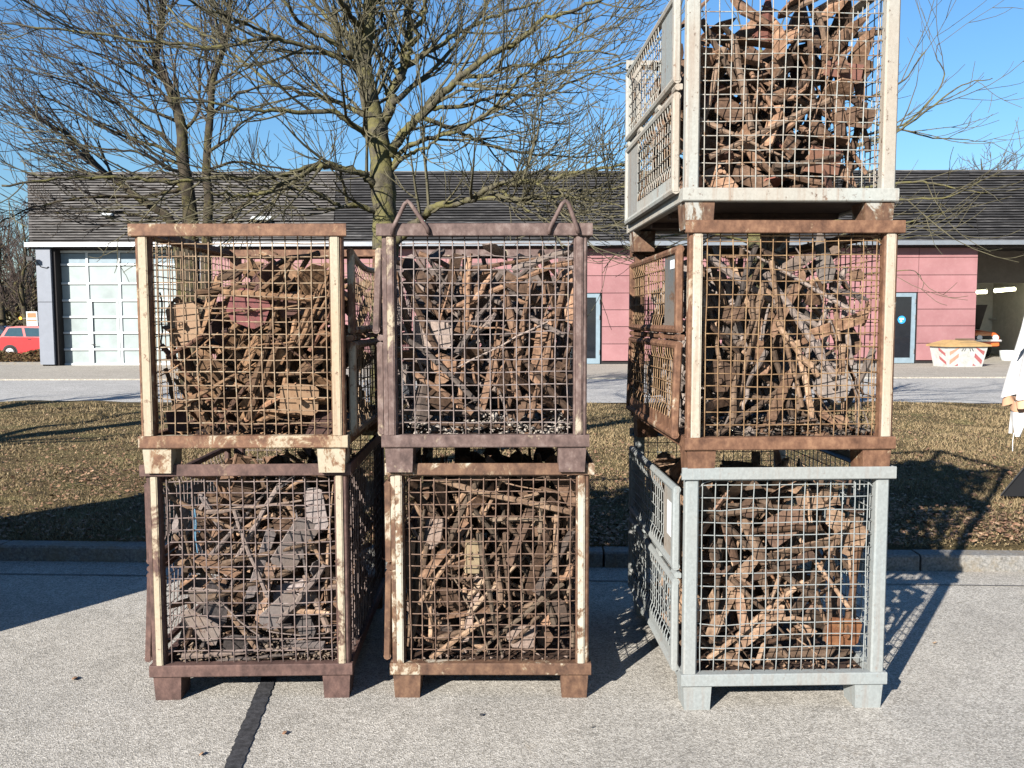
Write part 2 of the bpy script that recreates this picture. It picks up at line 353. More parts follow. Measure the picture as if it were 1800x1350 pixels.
# ------------------------------------------------------------------ the workshop building behind the road
BY = 27.3                                    # facade plane
bx_ = lambda px, Y=BY: at(px, 560, Y).x
bz_ = lambda py, Y=BY: at(900, py, Y).z
def slat_mat():
    s = NT('weathered_slat'); p = s.pos(); oi = s.n('ShaderNodeObjectInfo')
    mp = s.n('ShaderNodeMapping'); s.l(p, mp.inputs[0]); mp.inputs['Scale'].default_value = (0.8, 9, 9); 
    c = s.ramp(s.noise(mp.outputs[0], 2.2, 6, 0.7), [(0.3, (0.010, 0.010, 0.010)), (0.52, (0.030, 0.029, 0.030)), (0.7, (0.105, 0.101, 0.098))])
    c = s.mix(1.0, c, s.ramp(oi.outputs['Random'], [(0, (0.65,)*3), (1, (1.35,)*3)]), 'MULTIPLY')
    s.base(c).set(rough=0.7); return s.m
def slat_mat2():
    s = NT('weathered_slat_silvery'); p = s.pos(); oi = s.n('ShaderNodeObjectInfo')
    mp = s.n('ShaderNodeMapping'); s.l(p, mp.inputs[0]); mp.inputs['Scale'].default_value = (0.8, 9, 9)
    c = s.ramp(s.noise(mp.outputs[0], 2.2, 6, 0.7), [(0.3, (0.026, 0.023, 0.021)), (0.52, (0.085, 0.079, 0.074)), (0.7, (0.21, 0.20, 0.19))])
    c = s.mix(1.0, c, s.ramp(oi.outputs['Random'], [(0, (0.7,)*3), (1, (1.3,)*3)]), 'MULTIPLY')
    s.base(c).set(rough=0.7); return s.m
m_slat = slat_mat(); m_slat2 = slat_mat2()
m_dark = plain('dark_backing', (0.015, 0.013, 0.013), 0.9)
m_gut = plain('zinc_gutter', (0.42, 0.43, 0.45), 0.32, metal=0.75, var=0.08)
m_pillar = plain('grey_cladding', (0.16, 0.175, 0.205), 0.55, var=0.06)
def pink_mat():
    s = NT('red_panel'); p = s.pos(); oi = s.n('ShaderNodeObjectInfo')
    c = s.mix(s.ramp(s.noise(p, 1.4, 5, 0.6), g01(0.3, 0.7)), (0.225, 0.104, 0.107), (0.275, 0.136, 0.139))
    c = s.mix(1.0, c, s.ramp(oi.outputs['Random'], [(0, (0.90,)*3), (1, (1.08,)*3)]), 'MULTIPLY')
    c = s.mix(s.ramp(s.noise(p, 7, 5, 0.7), [(0.5, (0, 0, 0)), (0.8, (0.25,)*3)]), c, (0.34, 0.22, 0.21))
    s.base(c).set(rough=0.55); return s.m
m_pink = pink_mat()
m_white = plain('white_frame', (0.50, 0.53, 0.53), 0.4, var=0.04)
m_pane = plain('frosted_pane', (0.265, 0.305, 0.300), 0.25, spec=0.5, var=0.16, scale=1.6)
m_glassd = plain('dark_glass', (0.012, 0.014, 0.018), 0.06, spec=0.5)
m_bluefr = plain('blue_grey_frame', (0.17, 0.225, 0.26), 0.45)
m_steel = plain('steel', (0.5, 0.5, 0.5), 0.35, metal=0.8)
m_black = plain('black_plastic', (0.012, 0.012, 0.013), 0.5)
m_intwall = plain('workshop_wall', (0.55, 0.54, 0.50), 0.8)
m_intdark = plain('workshop_ceiling', (0.16, 0.14, 0.12), 0.9)
m_paper = plain('white_paper', (0.8, 0.8, 0.8), 0.7, var=0.03)
m_sticker = plain('blue_sticker', (0.03, 0.25, 0.55), 0.4)

XL, XR = bx_(57, 27.0), 19.6
GZ = 3.85; XO = bx_(1715)                     # eave height; left jamb of the open gate
bld = empty('workshop_building', (0, 0, 0)); tag(bld, 'long low workshop with dark slatted roof and faded red panel wall across the road', 'building')
# rear walls and flat top (real volume behind the cladding)
MB().box(bx_(334), XO, BY+0.06, BY+0.30, 0.02, GZ).build('wall', m_dark, bld)
b = MB().box(XL+0.5, XL+0.7, BY+0.07, 39, 0.0, GZ); b.box(XL+0.5, XR, 39, 39.2, 0.0, GZ); b.build('rear_wall', m_pillar, bld)
# sloping slatted roof band
rb = empty('roof', (0, 0, 0)); rb.parent = bld
Y0, Z0, Y1, Z1 = 26.95, GZ+0.10, 27.75, at(900, 302, 27.75).z
MB().add([(XL, Y0+0.06, Z0), (XR, Y0+0.06, Z0), (XR, Y1+0.06, Z1), (bx_(57, Y1), Y1+0.06, Z1)], [(0,1,2,3)]).add([(XL, Y1+0.06, Z1-.01), (XR, Y1+0.06, Z1-.01), (XR, 39.2, Z1-.01), (XL, 39.2, Z1-.01), (XL, Y0+.06, Z0), (XR, Y0+.06, Z0), (XL, 39.2, Z0), (XR, 39.2, Z0)], [(0,1,2,3), (4,6,7,5), (4,0,3,6), (1,5,7,2)]).build('roof_deck', m_dark, rb)
joints = [XL, bx_(592, 27.3), bx_(1090, 27.3), bx_(1705, 27.3), XR]
NS = 27; sl = Vector((0, Y1-Y0, Z1-Z0)); su = sl.normalized(); nn = Vector((0, -su.z, su.y))
for j in range(len(joints)-1):
    x0, x1 = joints[j]+0.008, joints[j+1]-0.008
    for k in range(NS):
        a = sl*(k/NS); wdt = sl.length/NS*random.uniform(0.66, 0.84)
        o = Vector((0, Y0, Z0)) + a; lift = random.uniform(0.0, 0.012); tilt = 0.020+random.uniform(0, 0.010)
        p0 = o + nn*(0.030+lift+tilt); p1 = o + su*wdt + nn*(0.022+lift); q0 = p0-nn*0.022; q1 = p1-nn*0.020
        xa, xb = x0+random.uniform(-.006, .006), x1+random.uniform(-.006, .006)
        sag = random.uniform(-0.006, 0.006)
        if j == 0: xa = bx_(57, p0.y)+random.uniform(-.02, .02)
        MB().add([(xa,p0.y,p0.z),(xb,p0.y,p0.z+sag),(xb,p1.y,p1.z+sag),(xa,p1.y,p1.z),(xa,q0.y,q0.z),(xb,q0.y,q0.z+sag),(xb,q1.y,q1.z+sag),(xa,q1.y,q1.z)],
                 [(0,1,2,3),(7,6,5,4),(0,4,5,1),(1,5,6,2),(2,6,7,3),(3,7,4,0)]).build('roof_slat', m_slat2 if j == 0 else m_slat, rb)
MB().box(bx_(57, Y1)-0.02, XR, Y1-0.01, Y1+0.16, Z1-0.0, Z1+0.03).build('ridge_flashing', m_slat2, rb)
for px, py, wd in ((205, 378, 0.30), (470, 386, 0.62)):               # roof vents
    p = at(px, py, 27.8); t = (p.z - Z0)/(Z1-Z0); yy = Y0+(Y1-Y0)*t
    v = MB().add([(p.x-wd/2,yy-0.30,p.z-0.10),(p.x+wd/2,yy-0.30,p.z-0.10),(p.x+wd/2,yy+0.10,p.z+0.10),(p.x-wd/2,yy+0.10,p.z+0.10),(p.x-wd/2,yy+0.02,p.z-0.1),(p.x+wd/2,yy+0.02,p.z-0.1)],
             [(0,1,2,3),(0,4,5,1),(0,3,4),(1,5,2)]).build('roof_vent', m_white, rb)
b = MB().box(XL-0.05, XR, Y0-0.14, Y0+0.03, GZ-0.02, GZ+0.115); b.build('gutter', m_gut, bld)
MB().box(XL, XR, Y0+0.05, BY+0.5, GZ-0.06, GZ-0.021).build('soffit', m_dark, bld)
# grey pillar at the left end, two cladding sheets
xa, xb = bx_(66, 26.9), bx_(91, 26.9)
MB().box(xa, xb, 26.95, BY+0.9, 0.16, bz_(529, 26.95)-0.008).build('pillar_panel', m_pillar, bld)
MB().box(xa, xb, 26.95, BY+0.9, bz_(529, 26.95)+0.008, GZ-0.065).build('pillar_panel', m_pillar, bld)
MB().box(xa+0.02, xb+0.10, 27.05, BY+0.9, 0.0, GZ-0.07).build('pillar_core', m_dark, bld)
c = MB(); c.tube([(xa-0.02, 26.94, 3.45), (xa-0.10, 26.80, 3.46)], 0.02, 8); c.box(xa-0.16, xa+0.03, 26.70, 26.82, 3.40, 3.52); c.tube([(xa+0.02, 26.94, 3.38), (xa+0.15, 26.93, 3.22), (xa+0.33, 26.93, 3.18), (xb-0.05, 26.93, 3.22)], 0.012, 5)
tag(c.build('security_camera', m_black), 'small black security camera on the grey pillar under the eave', 'camera')
# glazed sectional gate
gx0, gx1 = bx_(106), bx_(106+57*4.06); DY = BY+0.10
gate = empty('sectional_gate', (0, 0, 0)); gate.parent = bld; gate['label'] = 'white sectional gate with frosted panes and a wicket door'
xs = [bx_(p, DY) for p in (106, 157, 213, 270, 327)]; zs = [bz_(p, DY) for p in (641, 613, 584, 556, 527, 497, 464, 441)]
MB().box(xs[0]-0.1, xs[-1]+0.1, DY+0.05, DY+0.1, 0.1, GZ).build('gate_backing', m_intdark, gate)
for k, z in enumerate(zs):
    for i in range(len(xs)-1):
        wk = (i == 1 and k < 4)
        if k < len(zs)-1:
            t = 0.085 if wk else 0.04
            MB().box(xs[i]+t, xs[i+1]-t, DY+0.01, DY+0.03, z+0.05, zs[k+1]-0.05).build('pane', m_pane if k < 6 else m_bluefr, gate)
    t = 0.055 if k else 0.09
    MB().cbox(xs[0], xs[-1], DY-0.03, DY+0.02, z-t+0.03, z+t-0.01, 0.008, 'x').build('gate_rail', m_white, gate)
for i, x in enumerate(xs):
    MB().cbox(x-0.04, x+0.04, DY-0.027, DY+0.018, zs[0], zs[-1], 0.006, 'z').build('gate_stile', m_white, gate)
for x in (xs[1]+0.085, xs[2]-0.085):
    MB().cbox(x-0.04, x+0.04, DY-0.045, DY-0.028, zs[0]+0.05, zs[4]+0.03, 0.006, 'z').build('wicket_stile', m_white, gate)
MB().cbox(xs[1]+0.13, xs[2]-0.13, DY-0.043, DY-0.031, zs[4]-0.03, zs[4]+0.05, 0.004, 'x').build('wicket_head', m_white, gate)
hz = (zs[1]+zs[2])/2 - 0.1
MB().tube([(xs[1]+0.09, DY-0.05, hz), (xs[1]+0.09, DY-0.11, hz), (xs[1]+0.22, DY-0.11, hz)], 0.014, 6).build('handle', m_black, gate)
# red facade panels
rows = [bz_(p) for p in (635, 605, 574.6, 545, 515.5, 485, 454, 427)]; rows[-1] = GZ-0.065
cols = [330+40, 470, 575, 680, 785, 890, 1002, 1058, 1165, 1270, 1375, 1470, 1545, 1612, 1715]
doors = {(1002, 1058), (1545, 1612)}
for a, b2 in zip(cols[:-1], cols[1:]):
    xa, xb = bx_(a), bx_(b2)
    for k in range(len(rows)-1):
        if (a, b2) in doors and k < 4: continue
        MB().box(xa+0.008, xb-0.008, BY, BY+0.02, rows[k]+0.009, rows[k+1]-0.009).build('facade_panel', m_pink, bld)
MB().box(bx_(334), bx_(370)-0.01, BY-0.05, BY+0.05, 0.115, GZ-0.065).build('pier', m_pillar, bld)
for (a, b2), lab in zip(sorted(doors), ('blue framed glass door beside the middle stack', 'blue framed glass door with a round blue sticker')):
    xa, xb = bx_(a)+0.02, bx_(b2)-0.06; zt = rows[4]-0.02; zb = 0.13
    d = MB().box(xa, xa+0.13, BY-0.02, BY+0.05, zb, zt); d.box(xb-0.13, xb, BY-0.02, BY+0.05, zb, zt)
    d.box(xa+0.13, xb-0.13, BY-0.018, BY+0.05, zt-0.12, zt); d.box(xa+0.13, xb-0.13, BY-0.018, BY+0.05, zb, zb+0.17)
    dd = d.build('door', m_bluefr, bld); dd['label'] = lab
    MB().box(xa+0.13, xb-0.13, BY+0.005, BY+0.02, zb+0.17, zt-0.12).build('glass', m_glassd, dd)
    MB().tube([(xa+0.08, BY-0.02, 1.15), (xa+0.08, BY-0.08, 1.15), (xa+0.2, BY-0.08, 1.15)], 0.012, 6).build('handle', m_steel, dd)
    for zh in (0.5, 1.6, 2.1): MB().tube([(xb-0.02, BY-0.03, zh-0.07), (xb-0.02, BY-0.03, zh+0.07)], 0.014, 6).build('hinge', m_steel, dd)
    if a > 1500:
        xc, zc = at(1585, 562, BY).x, at(1585, 562, BY).z
        MB().lathe([(0.125, -0.006), (0.125, 0.0)], 24, 'y', (xc, BY+0.004, zc)).build('sticker', m_sticker, dd)
        MB().box(xc-0.07, xc+0.06, BY-0.006, BY-0.003, zc+0.0, zc+0.05).build('sticker_mark', m_paper, dd)
        MB().box(xc-0.05, xc+0.01, BY-0.006, BY-0.003, zc-0.07, zc-0.03).build('sticker_mark', m_paper, dd)
        xq, zq = at(1552, 566, BY).x, at(1552, 566, BY).z
        MB().box(xa+0.135, xa+0.33, BY-0.002, BY+0.004, zq-0.13, zq+0.15).build('paper_notice', m_paper, dd)
# open workshop bay on the right
IY = 35.0
b = MB().box(XO-0.05, XO, BY+0.31, IY, 0.0, GZ+0.3); b.build('bay_side_wall', m_intwall, bld)
MB().box(XO, XR, IY, IY+0.1, 0.0, GZ+0.3).build('bay_rear_wall', m_intwall, bld)
MB().box(XR, XR+0.1, BY, IY+0.1, 0.0, GZ+0.3).build('bay_side_wall', m_intwall, bld)
MB().box(XO-0.05, XR+0.1, BY+0.5, IY+0.1, GZ+0.3, GZ+0.36).build('bay_ceiling', m_intdark, bld)
MB().box(XO, XR, BY+0.5, IY, 0.02, 0.105).build('bay_floor', m_pave, bld)
p = at(1750, 500, 31.0)
MB().box(XO, XR, 30.9, 31.1, p.z+0.05, GZ+0.29).build('ceiling_beam', m_intdark, bld)
s = NT('tube_light'); s.base((0.9, 0.9, 0.6)); s.b.inputs['Emission Color'].default_value = (1.0, 0.97, 0.62, 1); s.b.inputs['Emission Strength'].default_value = 3.5; m_tube = s.m
for px0, px1, py0, py1, lab in ((1706, 1734, 513.5, 512.5, 'lit fluorescent ceiling tube nearer the red wall inside the bay'), (1748, 1785, 511, 507.5, 'lit fluorescent ceiling tube further right inside the bay')):
    a, b2 = at(px0, py0, 32.5), at(px1, py1, 32.0); t = empty('tube_lamp', tuple((a+b2)/2)); c = (a+b2)/2
    tag(t, lab, 'lamp', 'ceiling tubes in the workshop bay')
    MB().tube([a-c, b2-c], 0.075, 8).build('lamp_tube', m_tube, t); MB().tube([a-c+Vector((0,0,.08)), b2-c+Vector((0,0,.08))], 0.05, 6).build('lamp_housing', m_white, t)
    MB().tube([Vector((0,0,0.1)), Vector((0,0,GZ+0.3-c.z))], 0.012, 5).build('hanger', m_steel, t)
# fittings on the bay's rear wall
m_redp = plain('red_paint', (0.45, 0.03, 0.02), 0.4)
m_orange = plain('orange_paint', (0.60, 0.10, 0.02), 0.3, spec=0.5)
p = at(1765, 536, IY-0.2); t = MB().cbox(p.x-0.30, p.x+0.30, IY-0.28, IY-0.01, p.z-0.26, p.z+0.26, 0.05, 'y'); t.lathe([(0.16, -0.06), (0.16, 0.0)], 14, 'y', (p.x, IY-0.28, p.z))
tag(t.build('hose_reel', m_redp), 'red hose reel box on the wall inside the bay', 'hose reel')
p = at(1787, 548, IY-0.2); t = MB().cbox(p.x-0.28, p.x+0.28, IY-0.30, IY-0.01, p.z-0.25, p.z+0.12, 0.03, 'z'); t.cbox(p.x-0.12, p.x+0.12, IY-0.26, IY-0.02, p.z+0.12, p.z+0.30, 0.03, 'z')
tag(t.build('wall_compressor', plain('teal_paint', (0.03, 0.07, 0.10), 0.5)), 'dark blue machine on the shelf inside the bay', 'machine')
p = at(1775, 560, IY-0.2); tag(MB().box(p.x-0.75, p.x+0.9, IY-0.36, IY-0.01, p.z-0.04, p.z).build('wall_shelf', m_steel), 'thin dark shelf along the wall inside the bay', 'shelf')
p = at(1770, 570, IY-0.2); t = MB().tube([(p.x, IY-0.06, p.z+0.22), (p.x-0.05, IY-0.10, p.z), (p.x-0.12, IY-0.08, p.z-0.18)], [0.05, 0.06, 0.03], 6); t.tube([(p.x-0.1, IY-0.05, p.z-0.2), (p.x, IY-0.05, p.z-0.42), (p.x+0.3, IY-0.05, p.z-0.44), (p.x+0.5, IY-0.05, p.z-0.2)], 0.016, 5)
tag(t.build('air_hose', m_black), 'black air hose and gun hanging below the shelf inside the bay', 'hose')
t = MB().lathe([(0.20, 0), (0.24, 0.10), (0.27, 0.34), (0.25, 0.34), (0.22, 0.05)], 14); t = t.build('bucket', m_white); p = at(1772, 621, 29.3); t.location = (p.x, 29.3, 0.107); tag(t, 'white bucket on the bay floor', 'bucket')
t = MB().cbox(-0.3, 0.22, -0.2, 0.2, 0, 0.30, 0.04, 'y').build('tool_box', plain('dark_red', (0.16, 0.015, 0.012), 0.6)); t.location = (p.x-0.25, 31.6, 0.107); tag(t, 'red tool box on the bay floor beside the bucket', 'tool box')

# ------------------------------------------------------------------ vehicles
m_tyre = plain('tyre', (0.02, 0.02, 0.02), 0.85); m_alloy = plain('alloy', (0.6, 0.6, 0.62), 0.3, metal=0.6)
m_carred = plain('car_red', (0.38, 0.016, 0.018), 0.45, spec=0.25); m_carblack = plain('car_black', (0.012, 0.013, 0.016), 0.2, spec=0.6)
m_cglass = plain('car_glass', (0.03, 0.06, 0.07), 0.05, spec=0.7); m_lampc = plain('clear_lamp', (0.75, 0.76, 0.78), 0.15); m_lampr = plain('red_lamp', (0.4, 0.01, 0.01), 0.2)
def car(name, paint, loc, rz, label, length=3.6, hgt=1.5, wid=1.62, hatch=True, nose=True):
    """side profile runs along +x (front); built as lower body, tapered cabin, glass, wheels and lamps"""
    e = empty(name, loc, rz); tag(e, label, 'car'); L = length; h = hgt; W = wid/2
    # body: rings across the width, inset towards the sides for a rounded shell
    prof = [(-L/2, 0.35), (-L/2-0.02, 0.62), (-L/2+0.06, 0.92*h/1.5), (-L/2+0.20, 1.0*h/1.5), (-0.05*L, 0.98*h/1.5), (0.22*L, 0.94*h/1.5), (0.40*L, 0.82*h/1.5), (L/2-0.06, 0.68), (L/2, 0.50), (L/2-0.05, 0.26), (0.36*L, 0.2), (-0.36*L, 0.2), (-L/2+0.08, 0.25)]
    b = MB(); n = len(prof); ring = []
    for yy, k in ((-W, 0.955), (-W+0.10, 1.0), (W-0.10, 1.0), (W, 0.955)):
        ring.append([(x*k, yy, 0.6+(z-0.6)*k) for x, z in prof])
    vs = [v for r in ring for v in r]
    b.add(vs, [(r*n+i, r*n+(i+1) % n, (r+1)*n+(i+1) % n, (r+1)*n+i) for r in range(3) for i in range(n)] + [tuple(range(n-1, -1, -1)), tuple(3*n+i for i in range(n))])
    body = b.build('body', paint, e)
    zb = 0.965*h/1.5
    cab = [(-L/2+0.13, zb-0.03), (-L/2+0.42, h-0.05), (-0.22*L, h), (0.02*L, h-0.02), (0.12*L, h-0.07), (0.30*L, zb-0.05)]
    b = MB(); n = len(cab); 
    def yy(z): return (W-0.04) - 0.20*(z-zb)/(h-zb)
    vs = [(x, -yy(z), z) for x, z in cab] + [(x, yy(z), z) for x, z in cab]
    b.add(vs, [tuple(range(n-1, -1, -1)), tuple(range(n, 2*n))] + [(i, i+1, i+1+n, i+n) for i in range(n-1)])
    b.build('cabin', paint, e)
    for s_ in (-1, 1):
        for poly in ([(-L/2+0.34, zb+0.06), (-L/2+0.52, h-0.10), (-0.20*L, h-0.08), (-0.16*L, zb+0.04)], [(-0.13*L, zb+0.04), (-0.17*L, h-0.08), (0.05*L, h-0.11), (0.22*L, zb+0.03)]):
            vs = [(x, s_*(yy(z)+0.006), z) for x, z in poly]
            MB().add(vs, [(0,1,2,3) if s_ > 0 else (3,2,1,0)]).build('side_window', m_cglass, e)
        dh = MB().cbox(-0.10*L, -0.10*L+0.16, s_*(W)-0.01, s_*W+0.025, 0.86*h/1.5, 0.90*h/1.5, 0.008, 'x').build('door_handle', m_black, e)
        for wx in (-0.33*L, 0.33*L):
            wh = MB().lathe([(0.20, -0.09), (0.28, -0.10), (0.31, -0.06), (0.31, 0.06), (0.28, 0.10), (0.20, 0.09)], 20, 'y', (wx, s_*(W-0.06), 0.31)).build('wheel', m_tyre, e)
            MB().lathe([(0.19, -0.02), (0.19, 0.035), (0.06, 0.05)], 16, 'y', (wx, s_*(W+0.03) - (0.035 if s_ > 0 else 0.0), 0.31)).build('rim', m_alloy, wh)
            MB().lathe([(0.36, -0.02), (0.36, 0.012)], 20, 'y', (wx, s_*(W-0.012), 0.31)).build('wheel_arch', m_black, e)
        MB().cbox(-L/2-0.02, -L/2+0.12, s_*(W-0.16)-0.07, s_*(W-0.16)+0.09, 0.70*h/1.5, 0.92*h/1.5, 0.02, 'x').build('tail_lamp', m_lampr, e)
        MB().cbox(L/2-0.18, L/2+0.0, s_*(W-0.22)-0.12, s_*(W-0.22)+0.12, 0.55, 0.70, 0.03, 'x').build('headlight', m_lampc, e)
    b = MB(); x0, z0 = -L/2+0.155, zb+0.03; x1, z1 = -L/2+0.40, h-0.09
    b.add([(x0-0.006, -yy(z0)+0.1, z0), (x0-0.006, yy(z0)-0.1, z0), (x1-0.006, yy(z1)-0.1, z1), (x1-0.006, -yy(z1)+0.1, z1)], [(3,2,1,0)]).build('rear_window', m_cglass, e)
    b = MB(); b.add([(0.285*L, -yy(zb)+0.1, zb+0.0), (0.285*L, yy(zb)-0.1, zb+0.0), (0.135*L, yy(h-0.1)-0.1, h-0.08), (0.135*L, -yy(h-0.1)+0.1, h-0.08)], [(0,1,2,3)]).build('windscreen', m_cglass, e)
    for sgn, nm in ((-1, 'rear_bumper'), (1, 'front_bumper')):
        MB().cbox(min(sgn*(L/2-0.08), sgn*(L/2+0.05)), max(sgn*(L/2-0.08), sgn*(L/2+0.05)), -W+0.04, W-0.04, 0.34, 0.52, 0.03, 'y').build(nm, paint, e)
    return e
p = at(36, 620, 43.0); car('parked_car', m_carred, (p.x+1.22, 43.0, -0.30), 0.06, 'small red hatchback parked behind the hedge, partly hidden by the grey pillar', 3.8, 1.58, 1.68)
p = at(12, 615, 48.0); car('parked_car', m_carblack, (p.x-1.2, 49.0, -0.30), 0.25, 'black estate car at the far left edge behind the red hatchback', 4.4, 1.62, 1.75)
# warning board trailer behind the red car
p = at(56, 561, 47.5)
t = empty('warning_board', (p.x, 47.5, -0.42)); tag(t, 'white and orange roadworks board with an amber lamp behind the red car', 'board')
zc = p.z+0.42; m_org = plain('signal_orange', (0.42, 0.13, 0.05), 0.5)
MB().box(-0.30, 0.30, 0, 0.05, zc-0.42, zc+0.42).build('board', m_white, t)
MB().box(-0.24, 0.24, -0.006, -0.002, zc+0.08, zc+0.34).build('orange_panel', m_org, t); MB().box(-0.27, 0.27, -0.006, -0.002, zc-0.12, zc-0.04).build('orange_panel', m_org, t)
for s_ in (-0.22, 0.22): MB().tube([(s_, 0.08, 0), (s_, 0.08, zc+0.3)], 0.03, 6).build('post', m_redp, t)
MB().box(-0.45, 0.5, 0.06, 0.6, 0.35, zc-0.5).build('trailer_body', m_redp, t)
MB().lathe([(0.02, -0.02), (0.09, -0.02), (0.09, 0.06), (0.03, 0.08)], 12, 'y', (-0.62, 0.0, zc+0.05)).build('amber_lamp', plain('amber', (0.85, 0.40, 0.04), 0.3), t)
MB().tube([(-0.62, 0.03, zc+0.05), (-0.3, 0.03, zc+0.05)], 0.02, 5).build('lamp_arm', m_steel, t)
# orange car with raised bonnet inside the bay
p = at(1733, 590, 31.5)
oc = empty('orange_car', (p.x, 31.5, 0.107)); tag(oc, 'orange old car with its bonnet raised inside the open bay', 'car')
zt = 0.95
b = MB(); pr = [(0.0, 0.42), (0.02, 0.80), (0.25, 0.92), (1.3, 1.0), (3.2, 1.0), (3.3, 0.4)]
rings = []
for xx, k in ((-0.80, 0.93), (-0.70, 1.0), (0.42, 1.0), (0.50, 0.93)): rings.append([(xx, y, 0.6+(z-0.6)*k) for y, z in pr])
n = len(pr); b.add([v for r in rings for v in r], [(r*n+i, (r+1)*n+i, (r+1)*n+(i+1) % n, r*n+(i+1) % n) for r in range(3) for i in range(n)] + [tuple(range(n)), tuple(3*n+i for i in range(n-1, -1, -1))])
b.build('body', m_orange, oc)
MB().add([(-0.72,1.25,1.02),(0.45,1.25,1.02),(0.42,0.72,1.95),(-0.70,0.72,1.95),(-0.72,1.29,1.02),(0.45,1.29,1.02),(0.42,0.76,1.95),(-0.70,0.76,1.95)], [(0,1,2,3),(7,6,5,4),(0,4,5,1),(1,5,6,2),(2,6,7,3),(3,7,4,0)]).build('bonnet', m_black, oc)
MB().tube([(-0.80, -0.05, 0.62), (0.0, -0.09, 0.62), (0.52, -0.05, 0.62), (0.56, 0.3, 0.62)], 0.045, 6).build('front_bumper', m_alloy, oc)
MB().box(-0.74, 0.42, -0.012, 0.03, 0.66, 0.80).build('grille', m_black, oc)
for xx in (-0.25, 0.34): MB().lathe([(0.10, -0.03), (0.10, 0.03)], 14, 'y', (xx, -0.02, 0.73)).build('headlight', m_lampc, oc)
MB().tube([(-0.45, 0.2, 0.95), (-0.50, 0.6, 1.6)], 0.012, 5).build('bonnet_stay', m_steel, oc)
for xx in (-0.7, 0.4): MB().lathe([(0.16, -0.09), (0.30, -0.08), (0.30, 0.08), (0.16, 0.09)], 16, 'x', (xx, 0.75, 0.30)).build('wheel', m_tyre, oc)
for xx in (-0.6, 0.3): MB().box(xx-0.12, xx+0.12, 2.0, 2.4, -0.0, 0.42).build('car_stand', m_steel, oc)

# ------------------------------------------------------------------ grit bin
def bin_mat():
    s = NT('grit_bin_shell'); p = s.pos()
    c = s.mix(s.ramp(s.noise(p, 5, 5, 0.7), g01(0.45, 0.8)), (0.42, 0.43, 0.41), (0.28, 0.27, 0.24)); s.base(c).set(rough=0.6); return s.m
m_bin = bin_mat(); m_binlid = plain('tan_lid', (0.34, 0.22, 0.095), 0.6, var=0.2, scale=4)
pl, pr_ = at(1644, 603, 25.6), at(1726, 603, 25.6); cxx = (pl.x+pr_.x)/2; wv = pr_.x-pl.x
gb = empty('grit_bin', (cxx, 25.6, 0.115), R(9)); tag(gb, 'white grit bin with red chevron stripes and tan lid in front of the red wall', 'grit bin')
hw, hd, zt = wv*0.47, 0.42, 0.60
b = MB(); bot = [(-hw*0.86, -hd*0.75), (hw*0.86, -hd*0.75), (hw*0.86, hd*0.8), (-hw*0.86, hd*0.8)]; top = [(-hw, -hd), (hw, -hd), (hw, hd), (-hw, hd)]
b.add([(x, y, 0) for x, y in bot]+[(x, y, zt) for x, y in top], [(3,2,1,0), (0,1,5,4), (1,2,6,5), (2,3,7,6), (3,0,4,7)]).build('bin_body', m_bin, gb)
ov = 0.07; b = MB(); t0 = [(-hw-ov, -hd-ov), (hw+ov, -hd-ov), (hw+ov, hd+ov), (-hw-ov, hd+ov)]; t1 = [(-hw*0.55, -hd*0.3), (hw*0.45, -hd*0.3), (hw*0.45, hd*0.5), (-hw*0.55, hd*0.5)]
b.add([(x, y, zt) for x, y in t0]+[(x, y, zt+0.05) for x, y in t0]+[(x, y, zt+0.19) for x, y in t1], [(3,2,1,0)]+[(i, (i+1) % 4, 4+(i+1) % 4, 4+i) for i in range(4)]+[(4+i, 4+(i+1) % 4, 8+(i+1) % 4, 8+i) for i in range(4)]+[(8,9,10,11)])
b.build('lid', m_binlid, gb)
for k in range(3): MB().cbox(-0.16+0.02*k, 0.42+0.03*k, -0.30+0.13*k, -0.26+0.13*k, zt+0.085+0.055*k, zt+0.135+0.05*k, 0.01, 'x').build('lid_rib', plain('dark_rib', (0.10, 0.075, 0.05), 0.7), gb)
def bin_face(u, v):   # point on the sloping front
    k = 0.86+0.14*v; return (hw*k*u, -(hd*(0.75+0.25*v))-0.004, zt*v)
def stripe(poly, m): 
    MB().add([bin_face(u, v) for u, v in poly], [tuple(range(len(poly)))]).build('stripe', m, gb)
m_str = plain('red_stripe', (0.31, 0.095, 0.095), 0.5); m_str2 = plain('faded_orange_stripe', (0.42, 0.23, 0.16), 0.5)
for sgn, m in ((-1, m_str2), (1, m_str)):
    for v0 in (0.12, 0.56):
        stripe([(sgn*0.90, v0), (sgn*0.90, v0+0.20), (sgn*0.42, v0+0.20+0.36 if v0+0.56 < 0.99 else 0.97), (sgn*0.42, min(v0+0.36, 0.95))][::-sgn], m)
    stripe([(sgn*0.42, 0.05), (sgn*0.62, 0.05), (sgn*0.42, 0.17)][::sgn], m_str)
for u0, u1 in ((-0.20, -0.30), (-0.10, -0.16), (0.10, 0.16), (0.20, 0.30)):
    a, c = bin_face(u0, 0.92), bin_face(u1, 0.78); MB().tube([(a[0], a[1]-0.002, a[2]), (c[0], c[1]-0.002, c[2])], 0.012, 4).build('arrow_mark', m_black, gb)
for v0 in (0.10, 0.52):
    f = lambda w_, v: (-hw*(0.86+0.14*v)-0.004, -hd*0.75+hd*1.55*w_, zt*v)
    MB().add([f(0.05, v0), f(0.05, v0+0.16), f(0.5, v0+0.44), f(0.5, v0+0.28)], [(3,2,1,0)]).build('side_stripe', m_str, gb)

